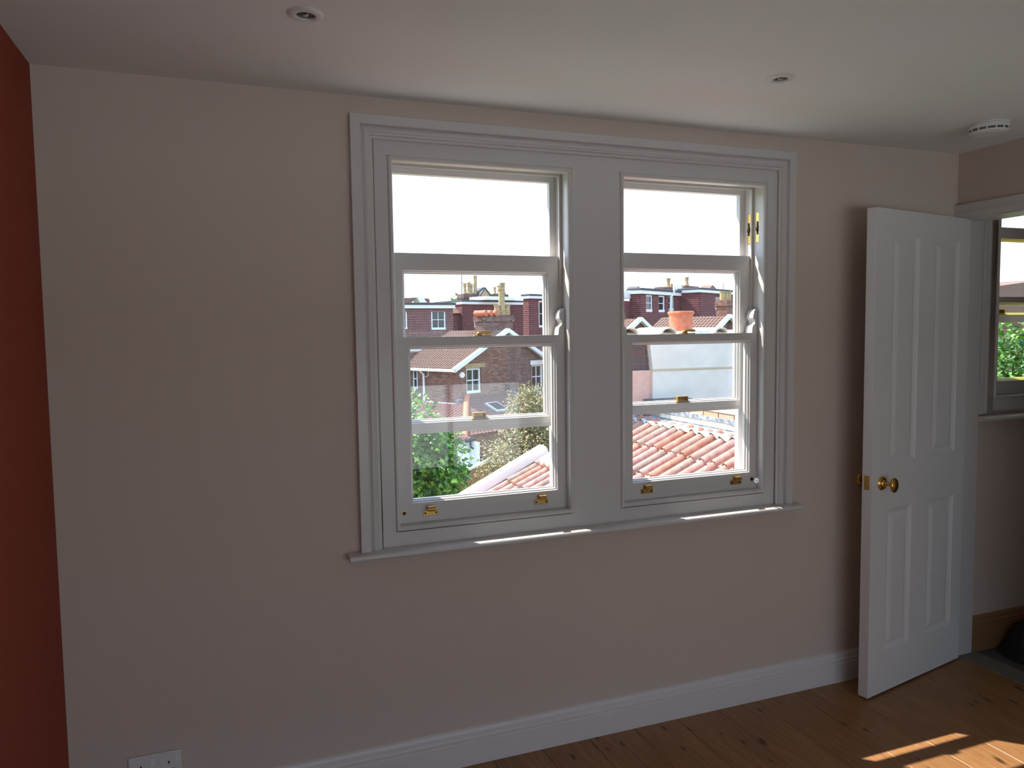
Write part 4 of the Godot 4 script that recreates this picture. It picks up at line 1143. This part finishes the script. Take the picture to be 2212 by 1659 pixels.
	st = MB.new(); st.tube([Vector3(3.97, 4.42, 0.22), Vector3(3.97, 3.94, 0.22), Vector3(3.73, 3.6, 0.12), Vector3(3.65, 1.6, 0.12)], 0.075, 8)
	put("downpipe", st, M.upvc, C)
	stack(C, 8.1, 9.75, 3.0, 4.56, -3.4, -2.7, M.brick_dark)
	chimney_pot(C, 8.98, 4.54, -2.8, 0.68, 0.15, M.buff)
	chimney_pot(C, 9.6, 4.54, -2.8, 0.28, 0.14, M.terra, false)
	stack(C, 11.3, 13.7, 3.0, 4.78, -3.4, -2.7, M.brick_dark)
	chimney_pot(C, 11.86, 4.77, -2.8, 0.66, 0.16, M.buff)
	st = MB.new()
	var arc := PackedVector2Array([Vector2(9.5, 4.2)])
	for k in 9: arc.append(Vector2(10.5 + sin(lerpf(-1.0, 1.0, k / 8.0)) * 1.06, 4.36 + 0.5 * cos(lerpf(-1.5, 1.5, k / 8.0))))
	arc.append(Vector2(11.4, 4.2))
	st.prism(arc, -3.4, -2.8)
	put("white_gablet", st, M.upvc, C)
	st = MB.new(); st.prism(PackedVector2Array([Vector2(3.86, 4.0), Vector2(4.4, 4.46), Vector2(5.15, 4.0)]), -3.4, -2.6)
	put("gablet", st, M.slate, C)
	var D := lot("striped_dormer_house", 28.887, -38.70, 60)
	tag(D, "far dormer house with a sunlit striped tile cheek, rightmost in the right window", "house")
	dormer(D, 0.0, 6.0, 1.5, 3.9, 4.2, 1.4, M.hung, [[2.36, 2.8, 3.5, 3.7, 1, 2]], 0.12)
	st = MB.new(); st.box(Vector3(0.05, -5.2, -1.3), Vector3(6.0, 1.5, -0.2))
	put("lower_wall", st, M.brick_dark, D)
	st = MB.new(); st.prism(PackedVector2Array([Vector2(7.6, 4.4), Vector2(8.64, 4.86), Vector2(9.7, 4.4)]), -3.8, -3.0)
	put("gablet", st, M.far_tile, D)
	st = MB.new(); st.tube([Vector3(10.52, 4.2, -3.0), Vector3(10.52, 5.1, -3.0)], 0.025, 5)
	put("aerial", st, M.slate, D)
	# --- second gable house and a small gable, both low in the right window
	var H := gable_house("gable_house", "tiled roof with a white verge and brick chimney, low at right of the terracotta pot", 22.61, -29.79, 62, 3.8, false)
	H.position.y = 0.62
	stack(H, 3.3, 4.5, 0.7, 2.46, -0.6, 0.0, M.brick)
	for q in [[3.42, 0.5, 0.14], [3.75, 0.48, 0.14], [4.2, 0.5, 0.14]]: chimney_pot(H, q[0], 2.44, -0.3, q[1], q[2], M.buff, false)
	var G := gable_house("gable_house", "small brick gable with white bargeboards at lower left of the right window", 16.67, -28.96, 62, 0.9, false)
	G.position.y = 0.48
	# --- house far to the right, seen through the next room's window
	var Q := lot("distant_house", 38.0, -25.6, 90)
	tag(Q, "distant tiled house roof seen through the next room's window", "house")
	st = MB.new(); st.prism(PackedVector2Array([Vector2(-6.0, -5.2), Vector2(6.0, -5.2), Vector2(6.0, 2.0), Vector2(-6.0, 2.0)]), -4.0, 0.0)
	put("wall", st, M.brick, Q)
	st = MB.new(); st.prism(PackedVector2Array([Vector2(-6.2, 2.0), Vector2(6.2, 2.0), Vector2(4.0, 4.0), Vector2(0.4, 3.6), Vector2(-3.8, 3.4)]), -3.6, 0.2)
	put("roof", st, M.far_tile, Q)
	far_window(Q, -1.2, 0.2, 0.0, 1.6, 0.05, 2, 2)
	plants()

# ---------------------------------------------------------------- planting
func leaf_mesh(kind: int) -> ArrayMesh:
	var st := MB.new()
	var p: Array
	if kind == 0: p = [Vector3(0, 0, 0), Vector3(0.28, 0.02, 0.12), Vector3(0.5, -0.02, 0.38), Vector3(0.24, 0.03, 0.55), Vector3(0.22, 0.0, 0.8), Vector3(0, -0.1, 1.0), Vector3(-0.22, 0.0, 0.8), Vector3(-0.24, 0.03, 0.55), Vector3(-0.5, -0.02, 0.38), Vector3(-0.28, 0.02, 0.12)]
	elif kind == 1: p = [Vector3(0, 0, 0), Vector3(0.2, 0.04, 0.3), Vector3(0.22, 0.03, 0.6), Vector3(0, -0.06, 1.0), Vector3(-0.22, 0.03, 0.6), Vector3(-0.2, 0.04, 0.3)]
	else: p = [Vector3(0, 0, 0), Vector3(0.05, 0.0, 0.4), Vector3(0.0, -0.05, 1.0), Vector3(-0.05, 0.0, 0.4)]
	var c := Vector3(0, 0.07, 0.5) if kind < 2 else Vector3(0, 0.02, 0.5)
	for i in p.size(): st.tri(c, p[i], p[(i + 1) % p.size()])
	return st.mesh()

func foliage(parent: Node3D, kind: int, count: int, blobs: Array, size: Array, cols: Array, droop := 0.3) -> void:
	# leaves spread through the outer part of ellipsoids [centre, radii]
	var mm := MultiMesh.new()
	mm.transform_format = MultiMesh.TRANSFORM_3D; mm.use_colors = true; mm.mesh = leaf_mesh(kind); mm.instance_count = count
	for i in count:
		var b: Array = blobs[rng.randi() % blobs.size()]
		var d := Vector3(rng.randfn(), rng.randfn(), rng.randfn()).normalized()
		var rad := pow(rng.randf(), 0.4) * (0.86 + 0.22 * sin(d.x * 7.0 + d.y * 5.0) * sin(d.z * 6.0 + 1.3))
		var p: Vector3 = b[0] + d * rad * b[1]
		var s := rng.randf_range(size[0], size[1])
		var out := (d + Vector3(rng.randfn(), rng.randfn() + 0.5, rng.randfn()) * 0.6).normalized()
		var f := (d + Vector3(rng.randfn() * 0.6, -droop + rng.randfn() * 0.4, rng.randfn() * 0.6)).normalized()
		var x := out.cross(f).normalized(); var y := f.cross(x)
		mm.set_instance_transform(i, Transform3D(Basis(x, y, f) * Basis.from_scale(Vector3.ONE * s), p))
		var c: Color = cols[rng.randi() % cols.size()]
		mm.set_instance_color(i, c.srgb_to_linear() * rng.randf_range(0.8, 1.15))
	var o := MultiMeshInstance3D.new()
	o.name = "foliage"; o.multimesh = mm; o.material_override = M.leaf
	o.set_meta("kind", "stuff")
	parent.add_child(o, true)

func limbs(parent: Node3D, base: Vector3, h: float, spread: Vector3, n: int, r: float, mat: Material) -> void:
	var st := MB.new()
	st.tube([base, base + Vector3(0.05, h * 0.3, 0.02), base + Vector3(0.0, h * 0.6, -0.03), base + Vector3(0.03, h * 0.95, 0.0)], [r, r * 0.8, r * 0.55, r * 0.2], 8)
	for i in n:
		var a := base + Vector3(0, h * rng.randf_range(0.25, 0.85), 0)
		var d := Vector3(rng.randf_range(-1, 1), rng.randf_range(0.1, 1.0), rng.randf_range(-1, 1)) * spread
		st.tube([a, a + d * 0.5 + Vector3(0, 0.03, 0), a + d], [r * 0.3, r * 0.2, r * 0.07], 5)
	put("branches", st, mat, parent)

func plants() -> void:
	var v := thing("leafy_tree", Vector3(2.8, -4.85, -7.6))
	limbs(v, Vector3(0, -0.35, 0), 5.2, Vector3(0.9, 0.5, 0.9), 26, 0.1, M.bark)
	foliage(v, 0, 30000, [[Vector3(-0.3, 4.85, 0.1), Vector3(0.8, 0.8, 0.8)], [Vector3(0.15, 4.45, 0.15), Vector3(0.6, 0.8, 0.7)], [Vector3(-0.5, 3.6, 0.3), Vector3(0.9, 0.9, 0.9)], [Vector3(0.1, 3.5, 0.2), Vector3(0.55, 0.7, 0.7)], [Vector3(-0.8, 4.6, -0.4), Vector3(0.7, 0.9, 0.8)]], [0.045, 0.08], [Color8(112, 156, 52), Color8(74, 124, 40), Color8(120, 166, 56), Color8(60, 104, 40), Color8(150, 184, 76), Color8(84, 130, 50)])
	tag(v, "tall bright green maple-leaved tree at lower left of the left window", "tree")
	var s := thing("bronze_shrub", Vector3(5.55, -5.2, -10.6))
	limbs(s, Vector3.ZERO, 5.4, Vector3(1.2, 0.9, 1.1), 70, 0.06, M.bark)
	foliage(s, 1, 26000, [[Vector3(0.3, 4.55, 0.0), Vector3(0.85, 0.95, 0.9)], [Vector3(-0.15, 4.2, 0.1), Vector3(0.8, 0.8, 0.9)], [Vector3(0.5, 3.9, 0.2), Vector3(0.9, 0.9, 0.9)], [Vector3(0.0, 3.4, 0.1), Vector3(0.8, 0.8, 0.8)], [Vector3(0.2, 5.2, 0.0), Vector3(0.55, 0.6, 0.6)]], [0.04, 0.07], [Color8(150, 140, 92), Color8(128, 128, 76), Color8(176, 164, 118), Color8(110, 112, 66), Color8(168, 120, 96), Color8(190, 180, 140)], 0.5)
	tag(s, "airy bronze and olive leaved shrub in the middle of the left window", "shrub")
	var f := thing("feathery_bush", Vector3(4.25, -5.2, -8.7))
	limbs(f, Vector3.ZERO, 3.6, Vector3(0.5, 0.5, 0.5), 14, 0.05, M.bark)
	foliage(f, 2, 7000, [[Vector3(0.05, 3.9, 0.0), Vector3(0.3, 0.28, 0.3)], [Vector3(-0.05, 3.6, 0.1), Vector3(0.36, 0.4, 0.35)], [Vector3(0.1, 3.2, 0.1), Vector3(0.45, 0.5, 0.45)]], [0.06, 0.13], [Color8(120, 160, 60), Color8(140, 178, 74), Color8(100, 140, 54)], -0.3)
	tag(f, "low feathery lime-green bush beside the white verge board", "bush")
	var hd := thing("garden_hedge", Vector3(3.6, -5.2, -7.7))
	limbs(hd, Vector3.ZERO, 3.4, Vector3(0.8, 0.3, 0.5), 20, 0.05, M.bark)
	foliage(hd, 1, 9000, [[Vector3(-0.1, 3.75, 0.0), Vector3(0.4, 0.3, 0.4)], [Vector3(0.3, 3.5, -0.2), Vector3(0.5, 0.45, 0.5)], [Vector3(0.0, 3.1, 0.2), Vector3(0.8, 0.6, 0.6)]], [0.04, 0.07], [Color8(72, 104, 52), Color8(90, 122, 64), Color8(56, 88, 46)], 0.3)
	tag(hd, "dark green hedge along the bottom of the left window", "hedge")
	var t := thing("distant_tree", Vector3(22.0, 0.0, -68.0))
	limbs(t, Vector3(0, -5.2, 0), 9.0, Vector3(2, 1, 2), 10, 0.3, M.bark)
	foliage(t, 0, 2500, [[Vector3(0.3, 3.6, 0), Vector3(2.2, 1.6, 1.5)], [Vector3(2.0, 3.6, 0), Vector3(1.6, 1.5, 1.5)]], [0.25, 0.45], [Color8(110, 150, 70), Color8(90, 134, 60), Color8(130, 168, 90)])
	tag(t, "rounded green treetop behind the far dormer roofs", "tree")
	var n := thing("garden_tree", Vector3(12.4, -5.2, -6.2))
	limbs(n, Vector3.ZERO, 5.6, Vector3(1.2, 0.8, 1.2), 24, 0.12, M.bark)
	foliage(n, 0, 8000, [[Vector3(0.2, 6.0, 0), Vector3(0.9, 0.9, 0.9)], [Vector3(-0.1, 5.2, 0.3), Vector3(1.0, 0.9, 1.0)], [Vector3(0.6, 4.5, 0.0), Vector3(1.2, 1.0, 1.0)]], [0.06, 0.11], [Color8(100, 144, 56), Color8(80, 120, 50), Color8(130, 166, 80), Color8(60, 96, 44)])
	tag(n, "green garden tree seen through the next room's window", "tree")
